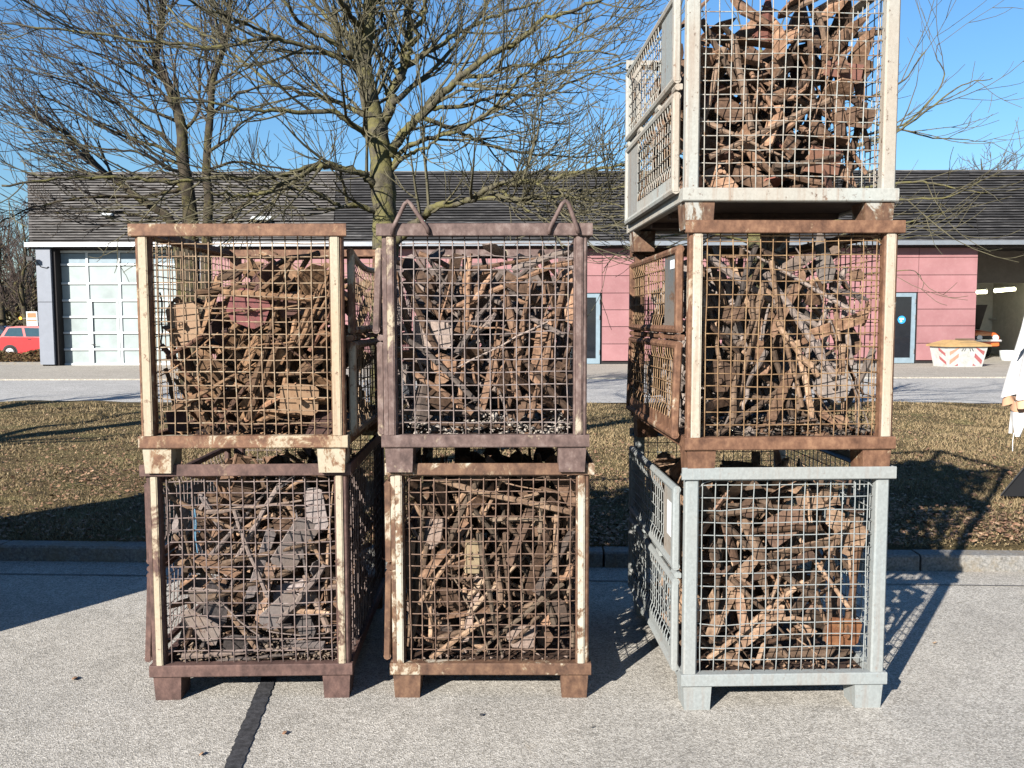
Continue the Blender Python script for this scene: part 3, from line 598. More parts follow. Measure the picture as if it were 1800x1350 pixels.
# ------------------------------------------------------------------ things at the right edge: closed parasol and black cover
m_cloth = plain('white_canvas', (0.52, 0.515, 0.51), 0.85, var=0.03); m_peach = plain('peach_hem', (0.50, 0.29, 0.18), 0.85, var=0.08)
pc = at(1840, 640, 4.5); ps = empty('closed_parasol', (pc.x, 4.5, 0.1)); tag(ps, 'closed white parasol with a peach hem at the right edge', 'parasol')
MB().tube([(0, 0, 0), (0, 0, 2.35)], 0.022, 10).build('pole', m_steel, ps); MB().lathe([(0.03, 0), (0.032, 0.05), (0.03, 0.16), (0.024, 0.18)], 18).build('base', m_black, ps)
z_of = lambda py: at(1800, py, 4.5).z - 0.1
def drape(prof, folds, amp, th0=0.0, nseg=64):
    b = MB(); m = len(prof)
    for j, (r, z) in enumerate(prof):
        for k in range(nseg):
            a = 2*math.pi*k/nseg; f = math.cos(folds*a + th0 + 0.25*math.sin(3*z*4))
            rr = r*(1 + amp*(j/(m-1))*f); zz = z - 0.05*amp*(j/(m-1))**2*f*1.6
            b.v.append((rr*math.cos(a), rr*math.sin(a), zz))
    b.f += [(j*nseg+k, (j+1)*nseg+k, (j+1)*nseg+(k+1) % nseg, j*nseg+(k+1) % nseg) for j in range(m-1) for k in range(nseg)]
    return b
canopy = drape([(0.03, z_of(420)), (0.05, z_of(470)), (0.095, z_of(530)), (0.115, z_of(575)), (0.14, z_of(620)), (0.165, z_of(665)), (0.178, z_of(697))], 8, 0.17, math.pi).build('canopy', m_cloth, ps, smooth=True)
drape([(0.179, z_of(696)), (0.182, z_of(703)), (0.172, z_of(712))], 8, 0.17, math.pi).build('hem', m_peach, ps, smooth=True)
for k, (ang, r) in enumerate(((R(186), 0.150), (R(250), 0.145), (R(60), 0.145), (R(130), 0.145))):
    c, s_ = math.cos(ang), math.sin(ang); b = MB(); nu, nv = 7, 9; b2 = MB()
    for j in range(nv):
        v = j/(nv-1); wv_ = 0.075*(1-v**1.6)+0.012
        for i in range(nu):
            u = i/(nu-1)*2-1; rr_ = r*(0.96+0.10*v) + 0.012*math.cos(3.0*u+2.2*v) ; tt = u*wv_ + 0.02*v
            zz = z_of(698) + (z_of(766)-z_of(698))*v + 0.012*u*u*(1-v)
            b.v.append((rr_*c-tt*s_, rr_*s_+tt*c, zz))
    b.f = [(j*nu+i, j*nu+i+1, (j+1)*nu+i+1, (j+1)*nu+i) for j in range(nv-1) for i in range(nu-1)]
    fl = b.build('corner_flap', m_cloth, ps, smooth=True)
    b2.v = [(p[0]+0.004*c, p[1]+0.004*s_, p[2]) for p in b.v[nu:nu*4]]; b2.f = [(j*nu+i, j*nu+i+1, (j+1)*nu+i+1, (j+1)*nu+i) for j in range(2) for i in range(nu-1)]
    b2.build('flap_hem', m_peach, fl, smooth=True)
sw = MB(); sw.tube([(-0.10, -0.02, z_of(590)), (-0.138, -0.035, z_of(602)), (-0.165, -0.04, z_of(613)), (-0.186, -0.04, z_of(623))], [0.020, 0.015, 0.010, 0.003], 9); sw.build('strap', m_cloth, ps, smooth=True)
MB().tube([(-0.17, -0.02, z_of(760)), (-0.174, -0.02, z_of(775)), (-0.172, -0.02, z_of(792))], 0.0022, 4).build('cord', m_cloth, ps)
q = at(1758, 877, 6.85)
bt = empty('black_cover', (q.x, 6.85, 0.10)); tag(bt, 'black low tent shaped cover on the lawn at the right edge', 'cover')
L = 1.9
MB().add([(0,0,0),(L,0,0),(L/2+.1,0.35,L*0.60),(0.75,0.9,0),(L+.75,0.9,0),(0.28,0.0,0.36),(L-0.28,0.0,0.36)], [(0,1,6,2,5),(4,3,2),(3,0,5,2),(1,4,2,6),(0,3,4,1)]).build('sheet', m_black, bt)
MB().tube([(0,-.004,0.006),(0.28,-.004,0.362)], 0.008, 5).build('edge_piping', m_black, bt)

# ------------------------------------------------------------------ hedge by the car park
def hedge_mat():
    s = NT('brown_hedge'); s.base(s.ramp(s.noise(s.pos(), 6, 3, 0.6), [(0.3, (0.03, 0.016, 0.008)), (0.5, (0.10, 0.055, 0.022)), (0.7, (0.09, 0.085, 0.03))])).set(rough=0.9); return s.m
m_hedge = hedge_mat()
n = 16000
hx = rng.uniform(-22, -14.75, n); hy = rng.uniform(29.2, 31.6, n); hz_ = 0.56*rng.random(n)**0.7*(0.72+0.28*np.sin(hx*2.3)*np.sin(hy*1.7+hx))-0.02
a = rng.uniform(0, 6.283, n); e_ = rng.uniform(0.03, 0.085, n); dz = rng.uniform(-0.05, 0.05, n)
V = np.stack([np.stack([hx-np.cos(a)*e_, hy-np.sin(a)*e_, hz_], -1), np.stack([hx+np.sin(a)*e_*.5, hy-np.cos(a)*e_*.5, hz_+dz], -1), np.stack([hx+np.cos(a)*e_, hy+np.sin(a)*e_, hz_+e_*0.7], -1)], 1).reshape(-1, 3)
tag(np_mesh('hedge', V, np.arange(3*n).reshape(-1, 3), m_hedge, kind='stuff'), 'low brown winter hedge in front of the parked cars', 'hedge')
structure(MB().box(-30, XL+0.2, 27.9, 28.1, -0.3, 0.19).build('hedge_kerb', m_kerb))
structure(MB().box(-40, XL+0.4, 28.1, 32, -0.4, 0.05).build('hedge_bed', m_soil))
structure(MB().add([(-80,32,-0.34),(XL+0.4,32,-0.34),(XL+0.4,56,-0.34),(-80,56,-0.34)], [(0,1,2,3)]).build('car_park', m_road))
print('building', time.time()-T0)
# ------------------------------------------------------------------ bare trees
def bark_mat(name, dark, mid, lichen, lich):
    s = NT(name); p = s.pos()
    mp = s.n('ShaderNodeMapping'); s.l(p, mp.inputs[0]); mp.inputs['Scale'].default_value = (1, 1, 0.55)
    c = s.ramp(s.noise(mp.outputs[0], 14, 6, 0.7), [(0.3, dark), (0.7, mid)])
    f = s.ramp(s.noise(p, 5.5, 6, 0.72, 0.5), [(0.58-lich*0.3, (0, 0, 0)), (0.70-lich*0.3, (0.9,)*3)])
    c = s.mix(f, c, lichen); s.base(c).set(rough=0.9, spec=0.1); s.bump(s.noise(mp.outputs[0], 30, 6, 0.7), 0.7, 0.02); return s.m
m_bark = bark_mat('bark_lichen', (0.030, 0.026, 0.019), (0.112, 0.100, 0.072), (0.120, 0.110, 0.045), 0.45)
m_barkd = bark_mat('bark_dark', (0.022, 0.018, 0.013), (0.070, 0.057, 0.041), (0.085, 0.076, 0.030), 0.25)
m_twig = plain('twig', (0.042, 0.034, 0.027), 0.85, var=0.45, scale=9)
m_twigl = plain('twig_lichen', (0.080, 0.071, 0.041), 0.85, var=0.45, scale=5)
m_twigr = plain('twig_reddish', (0.06, 0.042, 0.034), 0.85, var=0.4, scale=7)
rr = random.Random(21)
def vadd(a, b, k=1.0): return (a[0]+b[0]*k, a[1]+b[1]*k, a[2]+b[2]*k)
def vnorm(a):
    L = math.sqrt(a[0]*a[0]+a[1]*a[1]+a[2]*a[2]) or 1e-9; return (a[0]/L, a[1]/L, a[2]/L)
def catmull(P, per=6):
    out = []; n = len(P)
    for i in range(n-1):
        p0, p1, p2, p3 = P[max(0, i-1)], P[i], P[i+1], P[min(n-1, i+2)]
        for j in range(per):
            t = j/per; t2 = t*t; t3 = t2*t
            out.append(tuple(0.5*((2*p1[k]) + (-p0[k]+p2[k])*t + (2*p0[k]-5*p1[k]+4*p2[k]-p3[k])*t2 + (-p0[k]+3*p1[k]-3*p2[k]+p3[k])*t3) for k in range(3)))
    out.append(tuple(P[-1])); return out
def path_len(p): return sum(math.dist(a, b) for a, b in zip(p[:-1], p[1:]))
class Crown:
    """grows side branches and twigs along limbs into one mesh"""
    def __init__(s, rmin, bias=(0, 0, 0), up=0.16, maxlev=3, dens=1.0, flat=1.0):
        s.b = MB(); s.rmin = rmin; s.bias = bias; s.up = up; s.maxlev = maxlev; s.dens = dens; s.n = 0; s.flat = flat
    def child(s, p, d, L, r, lev):
        nseg = 6 if lev == 1 else 5 if lev == 2 else 3
        pts = [p]; d = vnorm(d); st = L/nseg; wob = 0.085 if lev < 3 else 0.13
        for k in range(nseg):
            d = vnorm((d[0]+rr.gauss(0, wob)+s.bias[0]*0.05, d[1]+rr.gauss(0, wob)*s.flat, d[2]+rr.gauss(0, wob)+s.up*(0.5+k/nseg)))
            p = vadd(p, d, st); pts.append(p)
        r1 = max(s.rmin*0.75, r*0.25); rad = [max(s.rmin*0.75, r+(r1-r)*k/nseg) for k in range(nseg+1)]
        s.b.tube(pts, rad, 5 if lev == 1 else 4 if lev == 2 else 3, cap=(lev < 3)); s.n += 1
        if lev < s.maxlev: s.along(pts, rad, lev+1, L)
    def along(s, pts, rad, lev, L, t0=0.12, gap=None):
        n = len(pts); gap = gap or {1: 0.20, 2: 0.15, 3: 0.13}[lev]; cnt = max(2, int(L/gap*s.dens)); side = rr.choice((-1, 1))
        for j in range(cnt):
            t = t0 + (1-t0)*(j+rr.random()*0.8)/cnt; t = min(0.985, t); k = t*(n-1); i = min(n-2, int(k)); f = k-i
            p = tuple(pts[i][q]+(pts[i+1][q]-pts[i][q])*f for q in range(3)); d = vnorm(tuple(pts[i+1][q]-pts[i][q] for q in range(3)))
            r = rad[i]+(rad[i+1]-rad[i])*f
            ax = vnorm((rr.gauss(0, 1), rr.gauss(0, 1)*s.flat, rr.gauss(0, 1))); dt = ax[0]*d[0]+ax[1]*d[1]+ax[2]*d[2]; perp = vnorm((ax[0]-dt*d[0], ax[1]-dt*d[1], ax[2]-dt*d[2]))
            if lev > 1: perp = vnorm((perp[0]+0.0, perp[1], perp[2]*0.8+0.25*side)); side = -side
            a = rr.uniform(0.32, 0.85); dd = (d[0]*math.cos(a)+perp[0]*math.sin(a)+s.bias[0]*0.3, d[1]*math.cos(a)+perp[1]*math.sin(a)+s.bias[1]*0.3, d[2]*math.cos(a)+perp[2]*math.sin(a)+s.bias[2]*0.3)
            LL = {1: rr.uniform(0.55, 1.5)*(1.15-0.5*t)*min(1.0, 0.35+L/3.0), 2: rr.uniform(0.28, 0.75)*(1.1-0.5*t)*min(1.2, 0.4+L*0.6), 3: rr.uniform(0.14, 0.36)}[lev]
            s.child(p, dd, LL*s.scale, max(s.rmin, min(r*0.6, {1: 0.017, 2: 0.0075, 3: 0.005}[lev]*s.scale)), lev)
    scale = 1.0
def limb_path(pix, Y0, Y1):
    n = len(pix); return catmull([tuple(at(a, b, Y0+(Y1-Y0)*(i/(n-1))**1.1)) for i, (a, b) in enumerate(pix)], 5)
def tree_from(name, label, base, trunks, limbs, mb, mt, rmin, crown_kw, tip_gap=None, Yb=8.1):
    e = empty(name, base); tag(e, label, 'tree', 'bare trees on the lawn behind the cages'); off = Vector(base)
    cr = Crown(rmin, **crown_kw); cr.scale = Yb/8.1*0.5+0.5
    for nm, lst in (('trunk', trunks), ('limb', limbs)):
        for pix, dY, r0, r1 in lst:
            P = limb_path(pix, Yb, Yb+dY) if pix and len(pix[0]) == 2 else catmull(pix, 5)
            if nm == 'limb':
                P = [P[0]] + [(p[0]+rr.gauss(0, r1*0.8), p[1]+rr.gauss(0, r1*0.8), p[2]+rr.gauss(0, r1*0.8)) for p in P[1:]]
            n = len(P); rad = [(0.78 if nm == 'limb' else 1.0)*(r0+(r1-r0)*(k/(n-1))**0.7)*rr.uniform(0.93, 1.09) for k in range(n)]
            b = MB(); b.tube([tuple(Vector(p)-off) for p in P], rad, 12 if nm == 'trunk' else 8)
            b.build(nm, mb, e, smooth=True)
            cr.along(P, rad, 1, path_len(P), t0=0.10 if nm == 'limb' else 0.5, gap=tip_gap)
    cr.b.v = [(v[0]-off.x, v[1]-off.y, v[2]-off.z) for v in cr.b.v]
    cr.b.build('crown', mt, e, kind='stuff'); print(name, cr.n, len(cr.b.f))
    return e
# main tree: a trunk that forks at about five metres and long drooping limbs
YM = 8.1; pb = at(676, 742, YM)
trunk_m = [tuple(at(a, b, YM)) for a, b in ((678,800),(679,600),(678,450),(677,389),(672,310),(665,241),(656,205),(645,150),(639,103),(645,52),(651,0),(655,-120))]
trunks = [(trunk_m, 0, 0.165, 0.05)]
limbs = [
 ([(672,225),(688,179),(696,145),(710,114),(720,69),(721,0),(724,-70)], 0.5, 0.075, 0.03),
 ([(700,140),(715,116),(734,103),(762,86),(810,55),(844,38),(896,20),(948,3),(1010,-25)], 1.2, 0.048, 0.012),
 ([(712,112),(724,80),(738,41),(752,0),(766,-50)], -0.4, 0.045, 0.02),
 ([(686,275),(705,240),(734,210),(775,169),(810,134),(862,93),(910,72),(948,38),(1017,14),(1080,-10)], -0.8, 0.070, 0.014),
 ([(808,136),(862,131),(896,117),(941,114),(982,100),(1037,90),(1092,100)], -1.0, 0.030, 0.008),
 ([(757,190),(810,186),(872,169),(962,165),(1000,145),(1068,120),(1120,105)], 0.4, 0.030, 0.008),
 ([(742,206),(810,234),(844,248),(896,265),(948,272),(1017,275),(1085,272)], 1.2, 0.032, 0.007),
 ([(690,290),(720,255),(775,238),(827,220),(872,186),(913,138),(948,110),(989,76),(1037,24)], -1.4, 0.034, 0.009),
 ([(684,300),(713,275),(740,262),(768,245),(776,205)], -0.7, 0.035, 0.009),
 ([(690,430),(722,398),(745,382),(762,365),(810,355),(838,344),(875,324),(930,320),(982,310),(1017,300),(1085,293),(1140,270)], -1.3, 0.062, 0.012),
 ([(820,352),(879,348),(930,351),(982,344),(1040,352),(1095,365)], -1.4, 0.032, 0.008),
 ([(870,328),(890,340),(906,355),(930,370),(960,388)], -1.5, 0.026, 0.008),
 ([(925,320),(980,332),(1040,335),(1100,328)], -1.5, 0.022, 0.007),
 ([(664,255),(645,238),(620,220),(586,196),(534,196),(485,193),(433,193),(367,180),(300,172)], -0.9, 0.050, 0.010),
 ([(662,215),(645,205),(614,189),(569,172),(500,155),(457,133),(417,100),(367,63),(320,40),(285,0)], 0.7, 0.040, 0.010),
 ([(672,330),(651,317),(631,303),(593,293),(562,293),(527,307),(500,322),(460,340),(410,342),(360,340)], -1.0, 0.055, 0.012),
 ([(600,294),(560,290),(520,300),(470,312),(400,310),(300,320),(200,313),(100,313),(0,327)], -1.6, 0.036, 0.010),
 ([(676,375),(651,369),(624,362),(593,362),(562,341),(517,331),(480,338)], -0.6, 0.046, 0.010),
 ([(614,362),(606,335),(600,312),(598,296)], -0.3, 0.022, 0.012),
 ([(640,115),(625,98),(586,76),(534,45),(500,3),(480,-40)], -0.6, 0.052, 0.014),
 ([(640,108),(603,52),(562,20),(525,-30)], 0.5, 0.046, 0.014),
 ([(640,125),(593,100),(552,83),(500,72),(470,66),(400,80),(300,77),(180,60),(0,40)], -1.2, 0.040, 0.009),
 ([(642,60),(615,25),(590,-20)], -0.8, 0.04, 0.02), ([(650,20),(680,-20),(700,-60)], 0.4, 0.04, 0.02),
 ([(500,72),(430,40),(350,10),(300,-20)], -1.3, 0.02, 0.007),
 ([(690,180),(740,140),(800,80),(850,20),(880,-30)], 1.8, 0.04, 0.012),
]
tree_from('bare_tree', 'bare lichen covered tree with a thick trunk right behind the middle stack', (pb.x, YM, 0.09), trunks, limbs, m_bark, m_twigl, 0.0036, dict(dens=0.95, up=0.11), Yb=YM)
# left tree: twin stems with long fans sweeping to the left
YL = 11.5; pb = at(345, 680, YL)
P2 = lambda L, Y=YL: [tuple(at(a, b, Y)) for a, b in L]
trunks = [(P2([(338,690),(337,500),(335,393),(330,333),(321,280),(320,233),(310,187),(293,143),(273,110),(281,67),(287,20),(292,-60)]), 0, 0.13, 0.026),
          (P2([(352,690),(362,500),(365,390),(367,347),(363,307),(365,253),(370,200),(374,143),(388,100),(400,57),(404,0),(408,-60)]), 0, 0.085, 0.024),
          (P2([(325,690),(318,480),(300,390),(270,365),(240,345),(205,318),(180,300),(150,268),(115,232),(90,226)]), 0, 0.085, 0.018)]
limbs = [
 ([(320,275),(283,237),(243,213),(213,187),(173,167),(133,147),(83,133),(20,120)], -0.6, 0.042, 0.008),
 ([(318,278),(270,255),(233,247),(167,217),(117,187),(60,165),(0,150)], 0.6, 0.038, 0.008),
 ([(322,300),(293,295),(250,270),(190,262),(110,250),(40,255)], -1.0, 0.034, 0.008),
 ([(330,335),(300,318),(250,314),(180,303),(147,266),(113,233)], 0.5, 0.038, 0.008),
 ([(310,190),(280,160),(230,130),(180,100),(110,70),(30,40)], 0.8, 0.034, 0.008),
 ([(295,145),(250,118),(200,80),(140,50),(60,10),(20,-20)], -0.8, 0.030, 0.008),
 ([(275,110),(240,75),(190,30),(150,-10)], 0.3, 0.028, 0.008), ([(283,60),(255,20),(230,-20)], -0.4, 0.024, 0.01),
 ([(325,330),(260,345),(200,345),(130,350),(60,365),(0,390)], -0.9, 0.036, 0.008),
 ([(300,390),(250,380),(190,372),(120,376),(60,365)], 0.4, 0.026, 0.008),
 ([(365,270),(400,243),(425,215),(470,195),(540,180)], -0.8, 0.034, 0.008),
 ([(366,300),(410,285),(470,292),(540,300),(600,285)], 0.9, 0.030, 0.008),
 ([(370,205),(410,170),(460,150),(520,120),(560,80)], 0.7, 0.030, 0.008),
 ([(372,150),(420,120),(460,80),(500,30)], -0.5, 0.028, 0.008),
 ([(318,235),(345,205),(352,160),(350,110),(360,60),(355,0)], 0.4, 0.036, 0.012),
 ([(390,395),(410,375),(440,350),(455,330),(480,325)], -0.6, 0.045, 0.012),
 ([(396,60),(430,20),(450,-20)], 0.3, 0.025, 0.01), ([(315,215),(260,190),(210,150),(140,115),(60,90),(0,80)], -0.3, 0.032, 0.008),
 ([(322,290),(280,275),(220,235),(150,205),(80,190),(10,195)], 0.2, 0.03, 0.007),
]
tree_from('bare_tree', 'dark twin stemmed bare tree above the left stack', (pb.x, YL, 0.09), trunks, limbs, m_barkd, m_twig, 0.0044, dict(dens=0.66, up=0.11, bias=(-0.5, 0, 0.12)), Yb=YL)
# right tree: hidden behind the right stack, its outer twigs reach past it
YR = 10.5; pb = at(1330, 700, YR); P2 = lambda L, Y=YR: [tuple(at(a, b, Y)) for a, b in L]
trunks = [(P2([(1330,720),(1332,500),(1328,380),(1335,250),(1330,160),(1338,90)]), 0, 0.16, 0.05)]
limbs = [
 ([(1332,330),(1400,290),(1480,262),(1560,240),(1600,215),(1650,178),(1690,150),(1745,138)], -0.5, 0.040, 0.006),
 ([(1335,260),(1430,250),(1530,235),(1580,228),(1640,242),(1690,245),(1745,252)], 0.5, 0.03, 0.005),
 ([(1333,230),(1430,180),(1530,170),(1590,140),(1610,110),(1630,85)], 0.2, 0.034, 0.005),
 ([(1335,200),(1470,190),(1570,225),(1640,170),(1660,130),(1645,100),(1650,75)], -0.2, 0.026, 0.005),
 ([(1330,420),(1420,350),(1520,330),(1600,320),(1650,325),(1700,335),(1740,340)], -1.2, 0.035, 0.006),
 ([(1332,400),(1430,360),(1540,355),(1610,350),(1670,345),(1725,318)], -1.5, 0.03, 0.006),
 ([(1332,430),(1450,390),(1560,395),(1620,385),(1660,372)], -1.0, 0.026, 0.005),
 ([(1335,440),(1450,430),(1560,420),(1620,415)], -1.3, 0.02, 0.005), ([(1330,445),(1400,470),(1520,480),(1600,475),(1620,490)], -0.8, 0.016, 0.004),
 ([(1330,430),(1240,410),(1150,420),(1080,450),(1060,480)], -1.0, 0.024, 0.005), ([(1330,380),(1230,370),(1130,380),(1070,395)], -1.0, 0.026, 0.005),
]
tree_from('bare_tree', 'yellowish twigs of the tree standing behind the right stack', (pb.x, YR, 0.09), trunks, limbs, m_bark, m_twigl, 0.0036, dict(dens=0.42, up=0.10, maxlev=2), Yb=YR)

# generic bare trees for the distance and beyond the left edge of the picture
def make_generic(name, H, seed, mb, mt, rmin, dens, maxlev=3):
    global rr
    rr = random.Random(seed); e = empty(name); cr = Crown(rmin, dens=dens, up=0.2, maxlev=maxlev); cr.scale = H/7.0
    P = catmull([(0, 0, -0.3), (0.01*H, 0, 0.2*H), (-0.01*H, 0.01*H, 0.45*H), (0.02*H, -0.01*H, 0.7*H), (0, 0, 0.97*H)], 4); n = len(P)
    rad = [0.028*H*(1-0.92*(k/(n-1))) for k in range(n)]
    MB().tube(P, rad, 9).build('trunk', mb, e, smooth=True)
    for k in range(17):
        t = 0.22+0.7*k/17; i = int(t*(n-1)); p = P[i]; a = k*2.4+rr.uniform(-.4, .4); L = H*(0.42-0.25*t)*rr.uniform(0.8, 1.15)
        d = vnorm((math.cos(a), math.sin(a), 0.55+0.5*t)); q = p; pts = [p]
        for j in range(6): d = vnorm((d[0]+rr.gauss(0, .1), d[1]+rr.gauss(0, .1), d[2]+0.06)); q = vadd(q, d, L/6); pts.append(q)
        rd = [max(rmin, rad[i]*0.5*(1-0.85*j/6)) for j in range(7)]
        MB().tube(pts, rd, 6).build('limb', mb, e, smooth=True); cr.along(pts, rd, 1, L/cr.scale, t0=0.15)
    cr.b.build('crown', mt, e, kind='stuff'); return e
def copy_tree(o, parent=None):
    c = o.copy(); col.objects.link(c); c.parent = parent
    for ch in list(o.children): copy_tree(ch, c)
    return c
GA = make_generic('woodland_tree', 9.0, 5, m_barkd, m_twigr, 0.012, 0.55)
GB = make_generic('woodland_tree', 9.0, 9, m_barkd, m_twigr, 0.012, 0.55)
spots = [(GA, 4, 52, 1.0, 'far bare tree at the left edge just beyond the black car'), (GB, 46, 50, 0.95, 'far bare tree close to the left end of the roof'), (GA, -30, 60, 1.25, 'far bare tree cut off by the left edge of the picture'),
         (GB, 28, 66, 1.15, 'hindmost far bare tree between the left edge and the roof'), (GA, 62, 64, 1.05, 'far bare tree half hidden by the roof left end'),
         (GB, 1712, 74, 1.78, 'far bare treetop peeping over the roof at right, its crown left of the pair'), (GA, 1742, 80, 1.86, 'far bare treetop peeping over the roof at right, its crown right of the pair')]
seen = set()
for k, (src, px, Y, s_, lab) in enumerate(spots):
    p = at(px, 600, Y); o = src if id(src) not in seen else copy_tree(src); seen.add(id(src))
    o.location = (p.x, Y, -0.42); o.scale = (s_,)*3; o.rotation_euler = (0, 0, k*1.3); tag(o, lab, 'tree', 'far bare trees')
# brown-green undergrowth at the wood's edge (one mass)
n = 24000
hx = rng.uniform(-58, -26, n); hy = rng.uniform(62, 74, n); top = 5.2+1.6*np.sin(hx*0.7)+1.0*np.sin(hx*1.9+1); hz_ = top*rng.random(n)**0.8-0.4
a = rng.uniform(0, 6.283, n); e_ = rng.uniform(0.08, 0.28, n)
V = np.stack([np.stack([hx-np.cos(a)*e_, hy-np.sin(a)*e_, hz_], -1), np.stack([hx+np.sin(a)*e_*.3, hy-np.cos(a)*e_*.3, hz_+rng.uniform(-.1, .1, n)], -1), np.stack([hx+np.cos(a)*e_, hy+np.sin(a)*e_, hz_+e_*rng.uniform(0, 2.2, n)], -1)], 1).reshape(-1, 3)
s = NT('undergrowth'); s.base(s.ramp(s.noise(s.pos(), 0.9, 5, 0.7), [(0.3, (0.03, 0.022, 0.014)), (0.5, (0.085, 0.065, 0.036)), (0.7, (0.085, 0.09, 0.035))])).set(rough=0.95, spec=0.05)
tag(np_mesh('undergrowth', V, np.arange(3*n).reshape(-1, 3), s.m, kind='stuff'), 'brown and olive undergrowth at the edge of the far wood', 'undergrowth')
# trees standing left of the camera, out of the picture: their shadows cross the lawn
GC = make_generic('roadside_tree', 8.5, 31, m_bark, m_twigl, 0.006, 0.35, 2)
az = Vector((math.sin(SUN_AZ), math.cos(SUN_AZ)))
for k, (qx, qy, back, lab) in enumerate(((-6.31, 10.45, 4.2, 'bare tree on the lawn beyond the left edge, nearer one'), (-8.6, 14.3, 5.0, 'bare tree on the lawn beyond the left edge, further one'))):
    o = GC if k == 0 else copy_tree(GC); o.location = (qx-az.x*back, qy-az.y*back, 0.09); o.rotation_euler = (0, 0, 1.1*k); tag(o, lab, 'tree', 'trees left of the lawn')
print('trees', time.time()-T0)
# ------------------------------------------------------------------ stacking cages
CREAM = (0.345, 0.31, 0.235); OFFW = (0.38, 0.355, 0.295); GREYW = (0.30, 0.315, 0.295); LGREY = (0.228, 0.250, 0.248)
R_PURPLE = ((0.034, 0.018, 0.015), (0.080, 0.045, 0.037), (0.135, 0.078, 0.062))
R_ORANGE = ((0.050, 0.022, 0.012), (0.125, 0.062, 0.035), (0.21, 0.115, 0.065))
R_BROWN = ((0.038, 0.019, 0.012), (0.098, 0.052, 0.031), (0.165, 0.095, 0.055))
R_GREY = ((0.042, 0.026, 0.023), (0.100, 0.065, 0.056), (0.18, 0.137, 0.122))
m_floor = rusty('floor_rust', (0.05, 0.04, 0.03), 0.1, ((0.02, 0.012, 0.009), (0.045, 0.026, 0.018), (0.08, 0.048, 0.032)), 9)
WIREC = {'LB': ((0.080, 0.055, 0.048), (0.15, 0.112, 0.10), (0.26, 0.21, 0.19)), 'LT': ((0.10, 0.062, 0.036), (0.21, 0.142, 0.088), (0.31, 0.235, 0.155)), 'MB': ((0.065, 0.038, 0.027), (0.13, 0.082, 0.058), (0.23, 0.16, 0.115)),
         'MT': ((0.09, 0.067, 0.060), (0.17, 0.135, 0.122), (0.28, 0.24, 0.225)), 'RM': ((0.085, 0.045, 0.022), (0.19, 0.115, 0.058), (0.32, 0.22, 0.12)), 'RT': ((0.10, 0.055, 0.03), (0.2, 0.13, 0.08), (0.3, 0.22, 0.15)), 'RB': ((0.12, 0.08, 0.05), (0.22, 0.16, 0.10), (0.3, 0.24, 0.17))}
def cage_mats(key, rust, paint, rim, post, rail, foot, wire, flap):
    d = {k: rusty(f'{key}_{k}', paint, a, WIREC[key] if k == 'wire' else rust, sc_, dirt=0.10 if key == 'RB' else 0.42, pit=0.3 if key == 'RB' else 1.0) for k, a, sc_ in (('rim', rim, 7), ('post', post, 5), ('rail', rail, 8), ('foot', foot, 7), ('wire', wire, 18), ('flap', flap, 6))}
    d['floor'] = m_floor; return d
P_ST = 0.9387
CG = {
 'LB': dict(pos=(-1.059, 3.372, 0), yaw=1.5, flap=-1, m=cage_mats('LB', R_PURPLE, CREAM, 0.14, 0.62, 0.12, 0.22, 0.02, 0.10), where="left stack's lower cage", label='bottom cage of the left stack with dark purplish rust rim and cream posts'),
 'LT': dict(pos=(-1.053, 3.328, 1), yaw=0.9, flap=1, m=cage_mats('LT', R_ORANGE, CREAM, 0.26, 0.74, 0.34, 0.58, 0.25, 0.62), where="left stack's upper cage", label='top cage of the left stack with light rust rim, cream posts and warm brown scrap'),
 'MB': dict(pos=(-0.09, 3.379, 0), yaw=-0.4, flap=-1, m=cage_mats('MB', R_BROWN, OFFW, 0.32, 0.60, 0.32, 0.08, 0.04, 0.34), where="middle stack's lower cage", label='bottom cage of the middle stack with yellowish flaking rim and tangled rods'),
 'MT': dict(pos=(-0.105, 3.335, 1), yaw=-0.1, flap=-1, m=cage_mats('MT', R_GREY, CREAM, 0.15, 0.36, 0.18, 0.15, 0.10, 0.30), where="middle stack's upper cage", label='top cage of the middle stack with two lifting loops on its grey rusty rim'),
 'RB': dict(pos=(1.068, 3.272, 0), yaw=1.45, flap=-1, m=cage_mats('RB', R_ORANGE, LGREY, 1.12, 1.2, 1.2, 1.15, 1.05, 1.08), where="right stack's bottom cage", label='clean light grey painted cage at the bottom of the right stack'),
 'RM': dict(pos=(1.066, 3.254, 1), yaw=1.8, flap=-1, m=cage_mats('RM', R_ORANGE, OFFW, 0.20, 0.80, 0.10, 0.14, 0.12, 0.16), where="right stack's middle cage", label='orange rusty cage with white flaking posts in the middle of the right stack'),
 'RT': dict(pos=(1.043, 3.238, 2), yaw=2.1, flap=-1, m=cage_mats('RT', R_BROWN, GREYW, 0.90, 1.02, 0.92, 0.45, 0.62, 0.92), where="right stack's topmost cage", label='topmost pale grey cage of the right stack, cut off by the upper edge'),
}
for k in ('RB',): # clean paint has little dirt
    for kk in ('rim', 'post', 'rail', 'foot', 'wire', 'flap'):
        pass
m_label = plain('paper_label', (0.55, 0.57, 0.59), 0.6, var=0.03); m_plate_blue = rusty('flap_plate_blue', (0.075, 0.095, 0.105), 0.75, R_BROWN, 5); m_plate_grey = rusty('flap_plate_grey', (0.205, 0.225, 0.222), 1.05, R_ORANGE, 5)
WIRE = 0.0024
